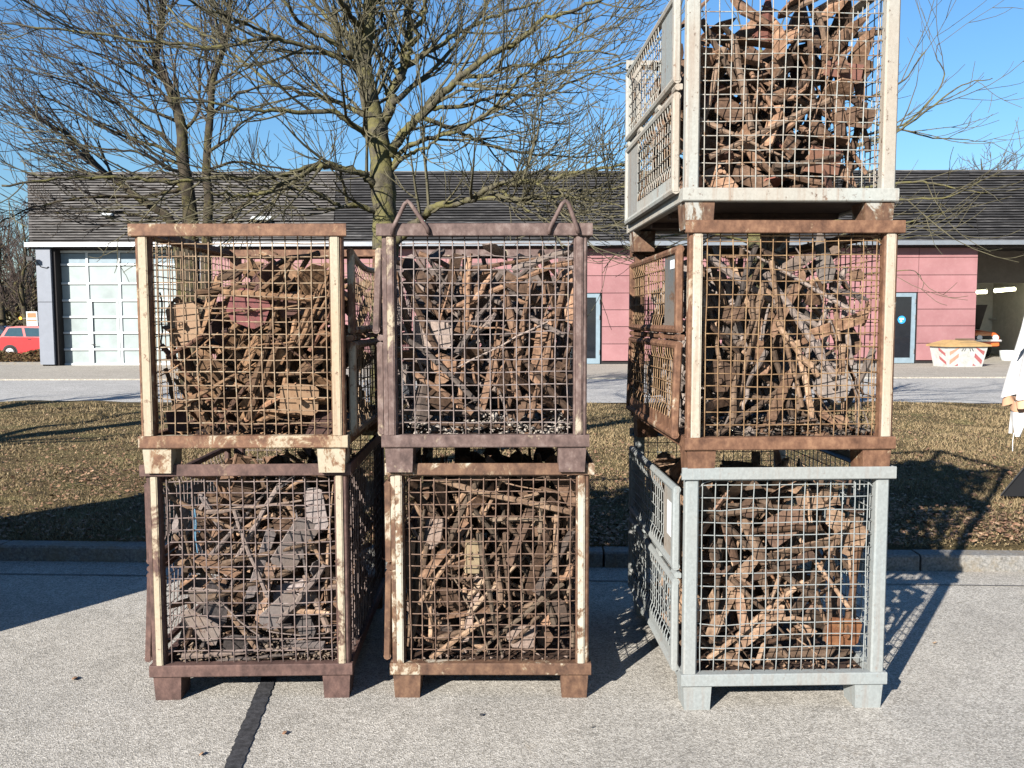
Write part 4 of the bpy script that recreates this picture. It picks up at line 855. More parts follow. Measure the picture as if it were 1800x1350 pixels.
def wire_mesh_side(b, xs_, y0, y1, z0, z1, step, rad, crimp, sag=None):
    """welded wires in a plane x = xs_; ends crimped"""
    ny = int(round((y1-y0)/step)); nz = int(round((z1-z0)/step))
    for j in range(1, ny):
        y = y0+(y1-y0)*j/ny; jit = random.gauss(0, 0.0025)
        pts = [(xs_+crimp, y, z0), (xs_+crimp*0.8, y+jit, z0+0.025), (xs_, y+jit, z0+0.05), (xs_+random.gauss(0, .0015), y+random.gauss(0, .002), (z0+z1)/2), (xs_, y-jit, z1-0.05), (xs_+crimp*0.8, y-jit, z1-0.025), (xs_+crimp, y, z1)]
        b.tube(pts, rad, 5, cap=False)
    for j in range(1, nz):
        z = z0+(z1-z0)*j/nz; b.tube([(xs_-0.005, y0, z), (xs_-0.005+random.gauss(0, .002), (y0+y1)/2, z+random.gauss(0, .003)), (xs_-0.005, y1, z)], rad, 5, cap=False)
def flap(parent, s_, z0, z1, M, name, lean=0.0, sag=0.0, plate=None, plate_m=None, label=False, bottom_strip=False):
    xo = s_*0.418; t = 0.016; y0, y1 = 0.065, 1.145; sh = lambda b: setattr(b, 'v', [(v[0]+s_*lean*(z1-v[2])/(z1-z0) - s_*sag*0.6*math.sin(math.pi*(v[1]-y0)/(y1-y0))*max(0, (v[2]-z0)/(z1-z0)-0.3), v[1], v[2]-sag*max(0, math.sin(math.pi*(v[1]-y0)/(y1-y0)))*max(0, (v[2]-z0)/(z1-z0)-0.2)) for v in b.v]) or b
    b = MB()
    def seg(a, c, n=10): return [tuple(Vector(a).lerp(Vector(c), k/n)) for k in range(n+1)]
    for zz in (z0+t, z1-t): b.tube(seg((xo, y0, zz), (xo, y1, zz)), t, 8)
    f = sh(b).build(name, M['flap'], parent, smooth=False)
    for yy in (y0+t, y1-t):
        bb = MB().cbox(xo-t*0.9, xo+t*0.9, yy-0.018, yy+0.018, z0+0.01, z1-0.01, 0.006, 'z'); sh(bb).build('flap_stile', M['flap'], f)
    ya, yb = y0+0.036, y1-0.036
    if plate:
        bb = MB().box(xo-0.003, xo+0.003, plate[0], plate[1], z0+0.03, z1-0.03); sh(bb).build('flap_plate', plate_m, f)
        if plate[0] < 0.3: ya = plate[1]
        else: yb = plate[0]
    zb = z0+0.03
    if bottom_strip:
        bb = MB().box(xo-0.004, xo+0.004, ya, yb, z0+0.03, z0+0.075); sh(bb).build('flap_strip', M['flap'], f); zb = z0+0.075
    bb = MB(); wire_mesh_side(bb, xo-s_*0.004, ya, yb, zb, z1-0.03, 0.045, WIRE*0.95, s_*0.012); sh(bb).build('flap_mesh', M['wire'], f, kind='stuff')
    if label:
        bb = MB().box(xo+s_*0.0045-0.001, xo+s_*0.0045+0.001, plate[0]+0.05, plate[0]+0.12, label[0], label[1]); bb.build('paper_label', m_label, f)
    return f
def cage(key):
    c = CG[key]; x, y, lev = c['pos']; M = c['m']; fs = c['flap']
    e = empty('stacking_cage', (x, y, lev*P_ST), R(c['yaw'])); tag(e, c['label'], 'cage', 'wire stacking cages filled with scrap'); c['obj'] = e
    D = 1.21
    for sx in (-1, 1):
        for yf in (0.004, D-0.124):
            t0, t1 = sorted((sx*0.285, sx*0.397)); b0, b1 = sorted((sx*0.290, sx*0.391))
            MB().add([(b0,yf+.004,0),(b1,yf+.004,0),(b1,yf+.11,0),(b0,yf+.11,0),(t0,yf,.1),(t1,yf,.1),(t1,yf+.12,.1),(t0,yf+.12,.1)], [(3,2,1,0),(4,5,6,7),(0,1,5,4),(1,2,6,5),(2,3,7,6),(3,0,4,7)]).build('foot', M['foot'], e)
        for yp in (0.0, D-0.046):
            xa, xb = sorted((sx*0.346, sx*0.398)); po = MB().cbox(xa, xb, yp, yp+0.046, 0.147, 0.930, 0.006, 'z').build('corner_post', M['post'] if key in ('RB', 'RT') else M['rim'], e)
            if yp == 0.0 and key not in ('RB', 'RT'):
                xa, xb = sorted((sx*(0.352 if key in ('LB', 'MB', 'MT') else 0.350), sx*(0.380 if key in ('LB', 'MB', 'MT') else 0.386))); MB().cbox(xa, xb, yp-0.007, yp-0.0005, 0.150, 0.921, 0.005, 'z').build('post_rib', M['post'], po)
    MB().cbox(-0.408, 0.408, -0.008, 0.04, 0.100, 0.149, 0.004, 'x').build('base_rail', M['rail'], e)
    MB().cbox(-0.408, 0.408, D-0.04, D+0.008, 0.100, 0.149, 0.004, 'x').build('base_rail', M['rail'], e)
    for sx in (-1, 1):
        xa, xb = sorted((sx*0.366, sx*0.404)); MB().cbox(xa, xb, 0.041, D-0.041, 0.101, 0.148, 0.004, 'y').build('base_rail', M['rail'], e)
    MB().box(-0.365, 0.365, 0.041, D-0.041, 0.108, 0.114).build('floor_sheet', M['floor'], e)
    for yy in (0.42, 0.80): MB().box(-0.36, 0.36, yy, yy+0.05, 0.085, 0.107).build('floor_bearer', M['floor'], e)
    # top rim: upright flange plus an inner lip that carries the feet of the cage above
    def rim(axis, lo, hi, outer, sgn, name='top_rim'):
        b = MB()
        if axis == 'x':
            ya, yb = sorted((outer, outer+sgn*0.008)); b.cbox(lo, hi, ya, yb, 0.922, 0.970, 0.003, 'x'); ya, yb = sorted((outer+sgn*0.0082, outer+sgn*0.062)); b.box(lo+0.009, hi-0.009, ya, yb, 0.931, 0.937)
        else:
            xa, xb = sorted((outer, outer+sgn*0.008)); b.cbox(xa, xb, lo, hi, 0.922, 0.969, 0.003, 'y'); xa, xb = sorted((outer+sgn*0.0082, outer+sgn*0.05)); b.box(xa, xb, lo+0.05, hi-0.05, 0.931, 0.9365)
        return b.build(name, M['rim'], e)
    rim('x', -0.4165, 0.4165, -0.014, 1); rim('x', -0.4165, 0.4165, D+0.014, -1)
    rim('y', -0.0055, D+0.0055, -fs*0.4165, fs)
    # front wires, each by itself
    r6 = random.Random(sum(map(ord, key)))
    A_, B_, p1, p2 = r6.uniform(0.004, 0.014), r6.uniform(0.001, 0.0035), r6.uniform(0, 6), r6.uniform(0, 6)
    def wv(p):
        u, v = p[0]/0.35, (p[2]-0.54)/0.39; k = max(0, 1-u*u)*max(0, 1-v*v)
        return (p[0]+B_*math.sin(7*p[2]+p1)*min(1, 3*k), p[1]-A_*k+0.4*B_*math.sin(9*p[0]+5*p[2]+p2)*min(1, 3*k), p[2]+B_*math.sin(8*p[0]+p2)*min(1, 3*k))
    def dense(pts, n=4): return [wv(tuple(a+(c2-a)*q/n for a, c2 in zip(P, Q))) for P, Q in zip(pts[:-1], pts[1:]) for q in range(n)]+[wv(pts[-1])]
    def bend(n): return [r6.gauss(0, 0.0011) for _ in range(n)]
    for j in range(14):
        xx = -0.325+0.05*j + r6.gauss(0, 0.0015); k = bend(6); k2 = bend(6); big = r6.random() < 0.12; zz = [0.13, 0.25, 0.4, 0.55, 0.7, 0.82, 0.925]
        pts = [(xx+(k[i-1] if i else 0)+(r6.choice((-1, 1))*0.007 if big and i == 2 else 0), 0.024+(k2[i-1] if i else 0), z) for i, z in enumerate(zz)]
        MB().tube(dense(pts, 2), WIRE*(0.88 if key[0] == 'R' else 1.0), 6).build('wire', M['wire'], e, smooth=True)
    for j in range(15):
        zz = 0.195+0.05*j + r6.gauss(0, 0.0012); k = bend(7); k2 = bend(7); big = r6.random() < 0.16; amp = r6.uniform(0.006, 0.013)*r6.choice((-1, 1)); w0 = r6.randint(1, 5)
        pts = [(xx, 0.0298+k2[i]*0.6, zz+k[i]+(amp if big and i == w0 else 0)) for i, xx in enumerate([-0.352, -0.25, -0.13, 0.0, 0.12, 0.25, 0.352])]
        MB().tube(dense(pts, 2), WIRE*(0.88 if key[0] == 'R' else 1.0), 6).build('wire', M['wire'], e, smooth=True)
    if key in ('MB', 'RM', 'RB'):
        MB().tube([(-0.343, 0.026, 0.882), (-0.322, 0.023, 0.905), (-0.29, 0.021, 0.915), (0.29, 0.021, 0.915), (0.322, 0.023, 0.905), (0.343, 0.026, 0.885)], WIRE*1.1, 6).build('edge_wire', M['wire'], e)
    # back and plain side meshes
    b = MB()
    for j in range(14): b.tube([(-0.325+0.05*j, D-0.024, 0.13), (-0.325+0.05*j+random.gauss(0, .003), D-0.024, 0.5), (-0.325+0.05*j, D-0.024, 0.925)], WIRE, 5, cap=False)
    for j in range(15): b.tube([(-0.35, D-0.03, 0.195+0.05*j), (0, D-0.03+random.gauss(0, .003), 0.195+0.05*j), (0.35, D-0.03, 0.195+0.05*j)], WIRE, 5, cap=False)
    b.build('rear_mesh', M['wire'], e, kind='stuff')
    b = MB(); wire_mesh_side(b, -fs*0.388, 0.045, D-0.045, 0.148, 0.925, 0.05, WIRE, 0.0); b.build('side_mesh', M['wire'], e, kind='stuff')
    # two fold-down flaps on the loading side
    up = dict(lean=0.0, sag=0.0, plate=None); lo = dict(lean=0.0)
    if key == 'RT': up = dict(plate=(0.10, 0.34), plate_m=m_plate_grey); lo = dict(plate=(0.86, 1.11), plate_m=m_plate_grey, bottom_strip=True)
    if key == 'RM': up = dict(plate=(0.10, 0.33), plate_m=m_plate_blue, label=(0.80, 0.835)); lo = dict(lean=0.012, bottom_strip=True)
    if key == 'RB': up = dict(plate=(0.10, 0.29), plate_m=m_plate_grey, label=(0.66, 0.80)); lo = dict(bottom_strip=True)
    if key == 'LT': up = dict(sag=0.05)
    if key == 'MT': up = dict(lean=0.016)
    if key == 'LB': lo = dict(lean=0.022)
    if key == 'MB': lo = dict(lean=0.012)
    flap(e, fs, 0.545, 0.885, M, 'upper_flap', **up); flap(e, fs, 0.135, 0.515, M, 'lower_flap', **lo)
    xo = fs*0.416
    for yy in (0.085, 0.4, 0.8, 1.125): MB().tube([(xo, yy-0.03, 0.53), (xo, yy+0.03, 0.53)], 0.013, 8).build('hinge', M['flap'], e)
    MB().cbox(min(fs*0.40, fs*0.412), max(fs*0.40, fs*0.412), 0.05, D-0.05, 0.519, 0.541, 0.003, 'y').build('flap_bar', M['flap'], e)
    if key == 'MT':
        for x0, xp, x1 in ((-0.354, -0.292, -0.212), (0.248, 0.310, 0.362)):
            MB().tube([(x0, -0.022, 0.926), (x0+0.004, -0.024, 0.950), (xp-0.012, -0.026, 1.040), (xp, -0.027, 1.052), (xp+0.012, -0.026, 1.042), (x1-0.006, -0.024, 0.950), (x1, -0.022, 0.930)], 0.0085, 8).build('lifting_loop', M['rim'], e, smooth=True)
    return e
for k in CG: cage(k)
print('cages', time.time()-T0)

# ------------------------------------------------------------------ the scrap
sr = random.Random(77)
def rod_mesh(L, r, kind):
    b = MB(); n = 7; bow = sr.uniform(-0.016, 0.016)*L; ph = sr.uniform(0.8, 1.2)
    pts = []; rad = []
    for k in range(n):
        t = k/(n-1); pts.append([L*(t-0.5), sr.gauss(0, 0.0022)+bow*0.5*math.sin(math.pi*t*ph), sr.gauss(0, 0.0022)+bow*math.sin(math.pi*t*ph)]); rad.append(r*sr.uniform(0.90, 1.10))
    if kind == 'hook': pts[-1][2] += 0.035; pts[-2][2] += 0.008; pts[-1][0] -= 0.02
    if kind == 'kink':
        k0 = sr.randint(2, 4); d = sr.uniform(0.03, 0.08)*sr.choice((-1, 1))
        for k in range(k0, n): pts[k][2] += d*(k-k0+1)/(n-k0)
    if kind == 'taper': rad = [q*(1.15-0.75*k/(n-1)) for k, q in enumerate(rad)]
    b.tube(pts, rad, 7)
    if kind == 'collar':
        t = sr.uniform(0.15, 0.4); x = L*(t-0.5); b.tube([(x-0.012, 0, bow*math.sin(math.pi*t*ph)), (x+0.012, 0, bow*math.sin(math.pi*t*ph))], r*1.6, 7)
    S = np.array([[p[0], p[1], p[2]] for p in pts]); S = np.concatenate([S, (S[1:]+S[:-1])/2])
    return dict(me=b.mesh('iron_rod'), S=S, r=r, L=L, kind='rod')
def plate_mesh(w_, h_, kind):
    b = MB(); th = sr.uniform(0.005, 0.010)
    if kind == 'clip':
        c = [sr.uniform(0.05, 0.32)*min(w_, h_) for _ in range(4)]
        poly = [(-w_/2+c[0], -h_/2), (w_/2-c[1], -h_/2), (w_/2, -h_/2+c[1]), (w_/2, h_/2-c[2]), (w_/2-c[2], h_/2), (-w_/2+c[3], h_/2), (-w_/2, h_/2-c[3]), (-w_/2, -h_/2+c[0])]
    elif kind == 'wedge':
        poly = [(-w_/2, -h_*0.28), (-w_*0.30, -h_/2), (w_*0.12, -h_*0.42), (w_/2, -0.01), (w_*0.15, h_*0.40), (-w_*0.32, h_/2), (-w_/2, h_*0.3)]
    elif kind == 'slab':
        poly = [(-w_/2, -h_/2), (w_/2-sr.uniform(0, .03), -h_/2), (w_/2, h_/2-sr.uniform(0, .03)), (w_/2-0.012, h_/2), (-w_/2+sr.uniform(0, 0.04), h_/2)]
    else:
        n = sr.randint(5, 7); poly = []
        for k in range(n):
            a = 2*math.pi*(k+sr.uniform(-.25, .25))/n; q = sr.uniform(0.75, 1.1); poly.append((w_/2*q*math.cos(a), h_/2*q*math.sin(a)))
    poly = [(a+sr.gauss(0, 0.004), c_+sr.gauss(0, 0.004)) for a, c_ in poly]
    bend = sr.uniform(-0.25, 0.25) if kind != 'wedge' else sr.uniform(0.1, 0.5)
    n = len(poly); cx = sum(p[0] for p in poly)/n; cz = sum(p[1] for p in poly)/n
    vs = [(a, -th/2, c_) for a, c_ in poly]+[(cx, -th/2, cz)]+[(a, th/2, c_) for a, c_ in poly]+[(cx, th/2, cz)]
    fs = [(i, (i+1) % n, n) for i in range(n)]+[(n+1+(i+1) % n, n+1+i, 2*n+1) for i in range(n)]+[((i+1) % n, i, i+n+1, (i+1) % n+n+1) for i in range(n)]
    # fold about the long axis, dent the centre
    vs = [(v[0], v[1]+bend*abs(v[2])*(1.0 if kind == 'wedge' else v[0]*6), v[2]) for v in vs]
    b.add(vs, fs)
    if kind == 'clip' and sr.random() < 0.5:      # a bolt or stub bar left on the plate
        x, z = sr.uniform(-0.2, 0.2)*w_, sr.uniform(-0.2, 0.2)*h_; b.tube([(x, -th/2, z), (x+sr.uniform(-.01, .01), -th/2-sr.uniform(0.02, 0.05), z+sr.uniform(-.01, .01))], sr.uniform(0.008, 0.013), 7)
    gx_ = np.linspace(-0.4, 0.4, 4); S = np.array([[w_*a, 0, h_*c_] for a in gx_ for c_ in gx_])
    return dict(me=b.mesh('iron_' + ('wedge' if kind == 'wedge' else 'plate')), S=S, r=0.006, L=max(w_, h_), kind='wedge' if kind == 'wedge' else 'plate')
RODS = {}
for nm, lo, hi, n in (('long', 0.42, 0.66, 14), ('mid', 0.24, 0.40, 14), ('short', 0.12, 0.22, 10)):
    RODS[nm] = [rod_mesh(sr.uniform(lo, hi), sr.uniform(0.0080, 0.0138), sr.choice(('plain', 'plain', 'plain', 'plain', 'kink', 'collar', 'hook', 'taper', 'taper'))) for _ in range(n)]
THIN = [rod_mesh(sr.uniform(0.2, 0.5), sr.uniform(0.0025, 0.004), 'kink') for _ in range(8)]
PL = {'clip': [plate_mesh(sr.uniform(0.09, 0.18), sr.uniform(0.07, 0.13), 'clip') for _ in range(14)], 'small': [plate_mesh(sr.uniform(0.06, 0.12), sr.uniform(0.05, 0.10), 'poly') for _ in range(12)],
      'wedge': [plate_mesh(sr.uniform(0.13, 0.25), sr.uniform(0.04, 0.075), 'wedge') for _ in range(14)], 'slab': [plate_mesh(sr.uniform(0.16, 0.32), sr.uniform(0.03, 0.07), 'slab') for _ in range(10)]}
tan = ((0.077, 0.037, 0.018), (0.186, 0.105, 0.055), (0.311, 0.191, 0.105)); grey = ((0.067, 0.049, 0.041), (0.157, 0.118, 0.101), (0.268, 0.216, 0.191)); brown = ((0.063, 0.033, 0.018), (0.154, 0.088, 0.053), (0.259, 0.160, 0.103)); dusty = ((0.088, 0.057, 0.045), (0.206, 0.146, 0.117), (0.371, 0.311, 0.268)); warm = ((0.072, 0.041, 0.025), (0.182, 0.115, 0.072), (0.311, 0.215, 0.145))
SPEC = {  # mix of pieces, heap outline (local x -> top), colours, preferred lean of rods in degrees (0 level, 90 upright) with spread
 'LB': dict(mats=(scrap_mat('scrap_LB_rod', warm, (0.115, 0.094, 0.086), 0.35), scrap_mat('scrap_LB_plate', brown, (0.15, 0.132, 0.128), 0.42)), top=lambda x: 0.90, lo=-0.36, hi=0.36, rods=(18, 18, 7), thin=7, plates=(15, 8, 3, 9), ang=(28, 42), chips='soil'),
 'LT': dict(mats=(scrap_mat('scrap_LT_rod', tan, (0.108, 0.050, 0.032), 0.3), scrap_mat('scrap_LT_plate', tan, (0.072, 0.032, 0.029), 0.14)), top=lambda x: 0.86 if x > -0.16 else 0.70, lo=-0.35, hi=0.36, rods=(20, 20, 7), thin=8, plates=(16, 8, 4, 9), ang=(25, 40), chips='few'),
 'MB': dict(mats=(scrap_mat('scrap_MB_rod', warm, (0.187, 0.137, 0.094), 0.3), scrap_mat('scrap_MB_plate', brown, (0.137, 0.104, 0.086), 0.3)), top=lambda x: 0.90, lo=-0.36, hi=0.36, rods=(30, 18, 6), thin=6, plates=(6, 8, 4, 18), ang=(60, 40), chips='few'),
 'MT': dict(mats=(scrap_mat('scrap_MT_rod', brown, (0.194, 0.158, 0.137), 0.3), scrap_mat('scrap_MT_plate', brown, (0.173, 0.140, 0.122), 0.3)), top=lambda x: 0.87, lo=-0.36, hi=0.36, rods=(21, 22, 6), thin=8, plates=(7, 12, 6, 12), ang=(45, 45), chips='dust'),
 'RB': dict(mats=(scrap_mat('scrap_RB_rod', warm, (0.144, 0.072, 0.036), 0.25), scrap_mat('scrap_RB_plate', warm, (0.108, 0.061, 0.040), 0.3)), top=lambda x: 0.88, lo=-0.36, hi=0.36, rods=(12, 20, 9), thin=3, plates=(6, 12, 32, 10), ang=(55, 45), chips='few'),
 'RM': dict(mats=(scrap_mat('scrap_RM_rod', warm, (0.166, 0.137, 0.122), 0.25), scrap_mat('scrap_RM_plate', brown, (0.158, 0.137, 0.122), 0.25)), top=lambda x: 0.88 if x < 0.26 else 0.78, lo=-0.36, hi=0.360, rods=(22, 20, 6), thin=4, plates=(6, 11, 9, 14), ang=(75, 30), chips='dust'),
 'RT': dict(mats=(scrap_mat('scrap_RT_rod', brown, (0.137, 0.094, 0.065), 0.25), scrap_mat('scrap_RT_plate', brown, (0.180, 0.061, 0.043), 0.16)), top=lambda x: 0.84 + 0.03*math.sin(14*x) if x < 0.30 else 0.78, lo=-0.362, hi=0.348, rods=(15, 17, 6), thin=4, plates=(8, 6, 30, 11), ang=(60, 40), chips='none'),
}
ROWS = ('bottom', 'middle', 'top'); COLS = ('left', 'centre', 'right')
def rand_rot(item, sp):
    if item['kind'] == 'rod':
        a = R(sr.gauss(sp['ang'][0], sp['ang'][1]))*sr.choice((-1, 1)); t = sr.gauss(0, 0.22)
        return Matrix.Rotation(-a, 3, 'Y') @ Matrix.Rotation(t, 3, 'Z') @ Matrix.Rotation(sr.uniform(0, 6.28), 3, 'X')
    up = sr.uniform(0, 6.28)
    if item['kind'] == 'wedge': up = R(sr.choice((90, -60, 60, 100, 40, -30))+sr.gauss(0, 18))
    return Matrix.Rotation(sr.gauss(0, 0.75), 3, 'Z') @ Matrix.Rotation(sr.gauss(-0.1, 0.75), 3, 'X') @ Matrix.Rotation(-up, 3, 'Y')
def fits(P, sp, y0, y1, slack=0.0):
    return P[:, 0].min() > sp['lo'] and P[:, 0].max() < sp['hi'] and P[:, 1].min() > y0 and P[:, 1].max() < y1 and P[:, 2].min() > 0.125 and all(p[2] < sp['top'](p[0])+slack for p in P[::3])
def place(key):
    c = CG[key]; sp = SPEC[key]; e = c['obj']; x0, y0, lev = c['pos']
    Mw = Matrix.Translation((x0, y0, lev*P_ST)) @ Matrix.Rotation(R(c['yaw']), 4, 'Z')
    items = []
    for nm, n in zip(('long', 'mid', 'short'), sp['rods']): items += [(sr.choice(RODS[nm]), nm) for _ in range(n)]
    for nm, n in zip(('clip', 'small', 'wedge', 'slab'), sp['plates']): items += [(sr.choice(PL[nm]), nm) for _ in range(n)]
    items += [(sr.choice(THIN), 'thin') for _ in range(sp['thin'])]
    items.sort(key=lambda q: (0.0 if q[1] in ('clip', 'slab') else 0.25 if q[1] == 'wedge' else 0.5 if q[1] != 'thin' else 1.0)-0.5*q[0]['L']+sr.uniform(0, 0.3))
    occ = np.zeros((0, 3)); occr = np.zeros(0); out = []
    for it, nm in items:
        best = None; S = it['S']
        for att in range(46):
            q = rand_rot(it, sp); Rm = np.array(q)
            cxx = sp['lo']+(sp['hi']-sp['lo'])*min(0.97, max(0.03, sr.betavariate(0.75, 0.75))); dep = 0.045+abs(sr.gauss(0, 0.03)) if nm == 'thin' else 0.055+abs(sr.gauss(0, 0.10)) if it['kind'] == 'rod' else 0.09+abs(sr.gauss(0, 0.15))
            czz = sr.uniform(0.15, sp['top'](cxx)); ctr = np.array([cxx, dep, czz])
            P = S @ Rm.T + ctr
            if not fits(P, sp, 0.036+it['r'], 0.62, 0.02 if it['kind'] != 'wedge' else 0.07): continue
            if len(occ):
                d = np.linalg.norm(P[:, None, :]-occ[None], axis=2); pen = np.clip((occr[None]+it['r'])*1.0-d, 0, None).sum()
                # also prefer free frontal area
                d2 = np.hypot(P[:, None, 0]-occ[None, :, 0], P[:, None, 2]-occ[None, :, 2]); cov = (d2.min(1) < 0.022).mean()
            else: pen = 0; cov = 0
            score = pen*40 + cov*0.62 + (dep-0.05)*0.5
            if best is None or score < best[0]: best = (score, P, q, ctr)
        if best is None: continue
        _, P, q, ctr = best
        occ = np.concatenate([occ, P]); occr = np.concatenate([occr, np.full(len(P), it['r'])])
        ax = q @ Vector((1, 0, 0)); dx, dz = ax.x, ax.z
        if dx < 0: dx, dz = -dx, -dz
        if abs(ax.y) > 0.75: pose = 'pointing inward'
        elif abs(dz) < 0.30: pose = 'lying level'
        elif abs(dx) < 0.30: pose = 'standing upright'
        else: pose = 'leaning right' if dz > 0 else 'leaning left'
        row = ROWS[min(2, int((ctr[2]-0.15)/0.25))]; cl = COLS[min(2, max(0, int((ctr[0]+0.345)/0.23)))]
        what = {'long': 'long rusty rod', 'mid': 'medium rusty rod', 'short': 'short rusty rod', 'thin': 'thin bent rusty wire', 'clip': 'broad rusty plate', 'small': 'small rusty plate', 'wedge': 'pointed rusty wedge', 'slab': 'narrow rusty slab'}[nm]
        reg = 'centre' if (row, cl) == ('middle', 'centre') else f'{row} {cl}'
        out.append([it, q, ctr, f"{what} {pose} at {reg} of the {c['where']}"])
    # tell apart pairs that would read the same
    by = {}
    for o in out: by.setdefault(o[3], []).append(o)
    for lab, v in by.items():
        if len(v) > 1:
            v.sort(key=lambda o: o[2][2]); n = len(v)
            wd = {2: ('lower', 'upper'), 3: ('lowest', 'middle', 'topmost'), 4: ('lowest', 'second lowest', 'second highest', 'topmost'), 5: ('lowest', 'second lowest', 'midmost', 'second highest', 'topmost')}.get(n)
            if not wd and n < 10:
                v.sort(key=lambda o: o[2][0]); wd = ['leftmost']+[q+' from left' for q in ('second', 'third', 'fourth', 'fifth', 'sixth', 'seventh', 'eighth', 'ninth')]
            for i, o in enumerate(v):
                if wd: o[3] = f'{wd[i]} {lab}'
                if len(o[3].split()) > 16: o[3] = o[3].replace('rusty ', '')
    for it, q, ctr, lab in out:
        o = bpy.data.objects.new(it['me'].name.split('.')[0], it['me']); col.objects.link(o)
        if not it['me'].materials: it['me'].materials.append(None)
        o.material_slots[0].link = 'OBJECT'; o.material_slots[0].material = sp['mats'][0 if it['kind'] == 'rod' else 1]
        o.matrix_world = Mw @ Matrix.Translation(Vector(ctr)) @ q.to_4x4()
        tag(o, lab, 'rod' if it['kind'] == 'rod' else 'plate', f"scrap pieces in the {c['where']}")
    # the packed bulk behind the pieces one can pick out
    vs, fs = [], []; nv = 0
    pool = RODS['long']+RODS['mid']+RODS['short']+PL['clip']+PL['clip']+PL['slab']+PL['wedge']+PL['small']
    need = 340; tries = 0
    arr = {}
    while need and tries < 6000:
        tries += 1; it = sr.choice(pool); q = rand_rot(it, sp); 
        if sr.random() < 0.4: q = Matrix.Rotation(sr.uniform(-1.5, 1.5), 3, 'Z') @ q
        cxx = sp['lo']+(sp['hi']-sp['lo'])*sr.betavariate(0.6, 0.6); ctr = np.array([cxx, sr.uniform(0.36, 1.10), sr.uniform(0.13, sp['top'](cxx)-0.02)])
        P = it['S'] @ np.array(q).T + ctr
        if not fits(P, sp, 0.30, 1.16, 0.0): continue
        me = it['me']
        if me.name not in arr:
            co = np.empty(len(me.vertices)*3, np.float32); me.vertices.foreach_get('co', co); arr[me.name] = (co.reshape(-1, 3), [tuple(p.vertices) for p in me.polygons])
        co, pf = arr[me.name]; W_ = co @ np.array(q).T + ctr
        vs += W_.tolist(); fs += [tuple(i+nv for i in f) for f in pf]; nv += len(co); need -= 1
    me = bpy.data.meshes.new('scrap_heap'); me.from_pydata(vs, [], fs); me.materials.append(sp['mats'][1]); me.update()
    o = link('scrap_heap', me, None, 'stuff'); o.matrix_world = Mw; tag(o, f"densely packed rusty scrap deep inside the {c['where']}", 'scrap')
    # crumbs and chips on the floor sheet
    n = {'soil': 900, 'few': 160, 'dust': 900, 'none': 0}[sp['chips']]
    if n:
        a = rng.random((n, 3)); hx = -0.335+0.67*a[:, 0]; hy = 0.045+0.35*a[:, 1]**1.3; top = 0.145+(0.075 if n > 300 else 0.012)*(0.6+0.4*np.sin(hx*17+hy*9)); hz_ = 0.116+(top-0.116)*a[:, 2]**0.5
        e_ = rng.uniform(0.005, 0.019, n); V = rng.normal(0, 1, (n, 4, 3)); V /= np.linalg.norm(V, axis=2, keepdims=True); V = V*e_[:, None, None]*np.array([1.2, 1, 0.7]) + np.stack([hx, hy, hz_], -1)[:, None, :]
        V[..., 2] = np.maximum(V[..., 2], 0.1155); Fc = np.array([[0,1,2],[0,2,3],[0,3,1],[1,3,2]])[None]+4*np.arange(n)[:, None, None]
        mm = {'soil': scrap_mat(f'chips_{key}', ((0.045, 0.028, 0.02), (0.10, 0.064, 0.042), (0.17, 0.118, 0.082)), (0.2, 0.15, 0.11), 0.2), 'dust': scrap_mat(f'chips_{key}', ((0.09, 0.065, 0.05), (0.19, 0.15, 0.12), (0.30, 0.26, 0.22)), (0.25, 0.22, 0.19), 0.3), 'few': sp['mats'][1]}[sp['chips']]
        o = np_mesh('scrap_crumbs', V.reshape(-1, 3), Fc.reshape(-1, 3), mm, None, 'stuff'); o.matrix_world = Mw; tag(o, f"fine rust crumbs on the floor of the {c['where']}", 'crumbs')
    return len(out)
print({k: place(k) for k in CG})
# single pieces that stand out
def special(name, b, m, key, loc, rot, label, cat):
    c = CG[key]; x0, y0, lev = c['pos']; Mw = Matrix.Translation((x0, y0, lev*P_ST)) @ Matrix.Rotation(R(c['yaw']), 4, 'Z')
    o = b.build(name, m); o.matrix_world = Mw @ Matrix.Translation(loc) @ Euler(rot).to_matrix().to_4x4(); tag(o, label, cat); return o
m_oxred = rusty('oxide_red_plate', (0.16, 0.052, 0.050), 0.7, R_PURPLE, 4); m_tanp = rusty('tan_plate', (0.21, 0.135, 0.085), 0.9, R_ORANGE, 6); m_gryp = rusty('slate_grey_plate', (0.165, 0.145, 0.138), 0.9, R_PURPLE, 6)
m_yel = rusty('yellow_block', (0.26, 0.205, 0.125), 0.95, R_BROWN, 9); m_red2 = rusty('brick_red_plate', (0.17, 0.075, 0.058), 0.9, R_ORANGE, 6); m_bright = rusty('orange_rust_block', (0.17, 0.095, 0.05), 0.3, ((0.06, 0.022, 0.010), (0.16, 0.068, 0.030), (0.24, 0.12, 0.055)), 14)
octo = lambda w_, h_, c_: [(-w_+c_, -h_), (w_-c_, -h_), (w_, -h_+c_), (w_, h_-c_), (w_-c_, h_), (-w_+c_, h_), (-w_, h_-c_), (-w_, -h_+c_)]
def bolt_plate(w_, h_, c_):
    b = MB().prism(octo(w_, h_, c_), 0.008, 'xz', -0.004); b.tube([(0, -0.004, 0.0), (0.002, -0.034, -0.002)], 0.011, 8); return b
special('iron_plate', bolt_plate(0.078, 0.072, 0.034), m_oxred, 'LT', (0.012, 0.072, 0.648), (0.10, 0.35, 0.10), 'oxide red eight sided plate with a bolt in the left stack\'s upper cage', 'plate')
special('iron_plate', bolt_plate(0.070, 0.085, 0.022), m_tanp, 'LT', (-0.248, 0.085, 0.585), (0.05, -0.1, -0.2), 'large tan plate with a bolt at the left in the left stack\'s upper cage', 'plate')
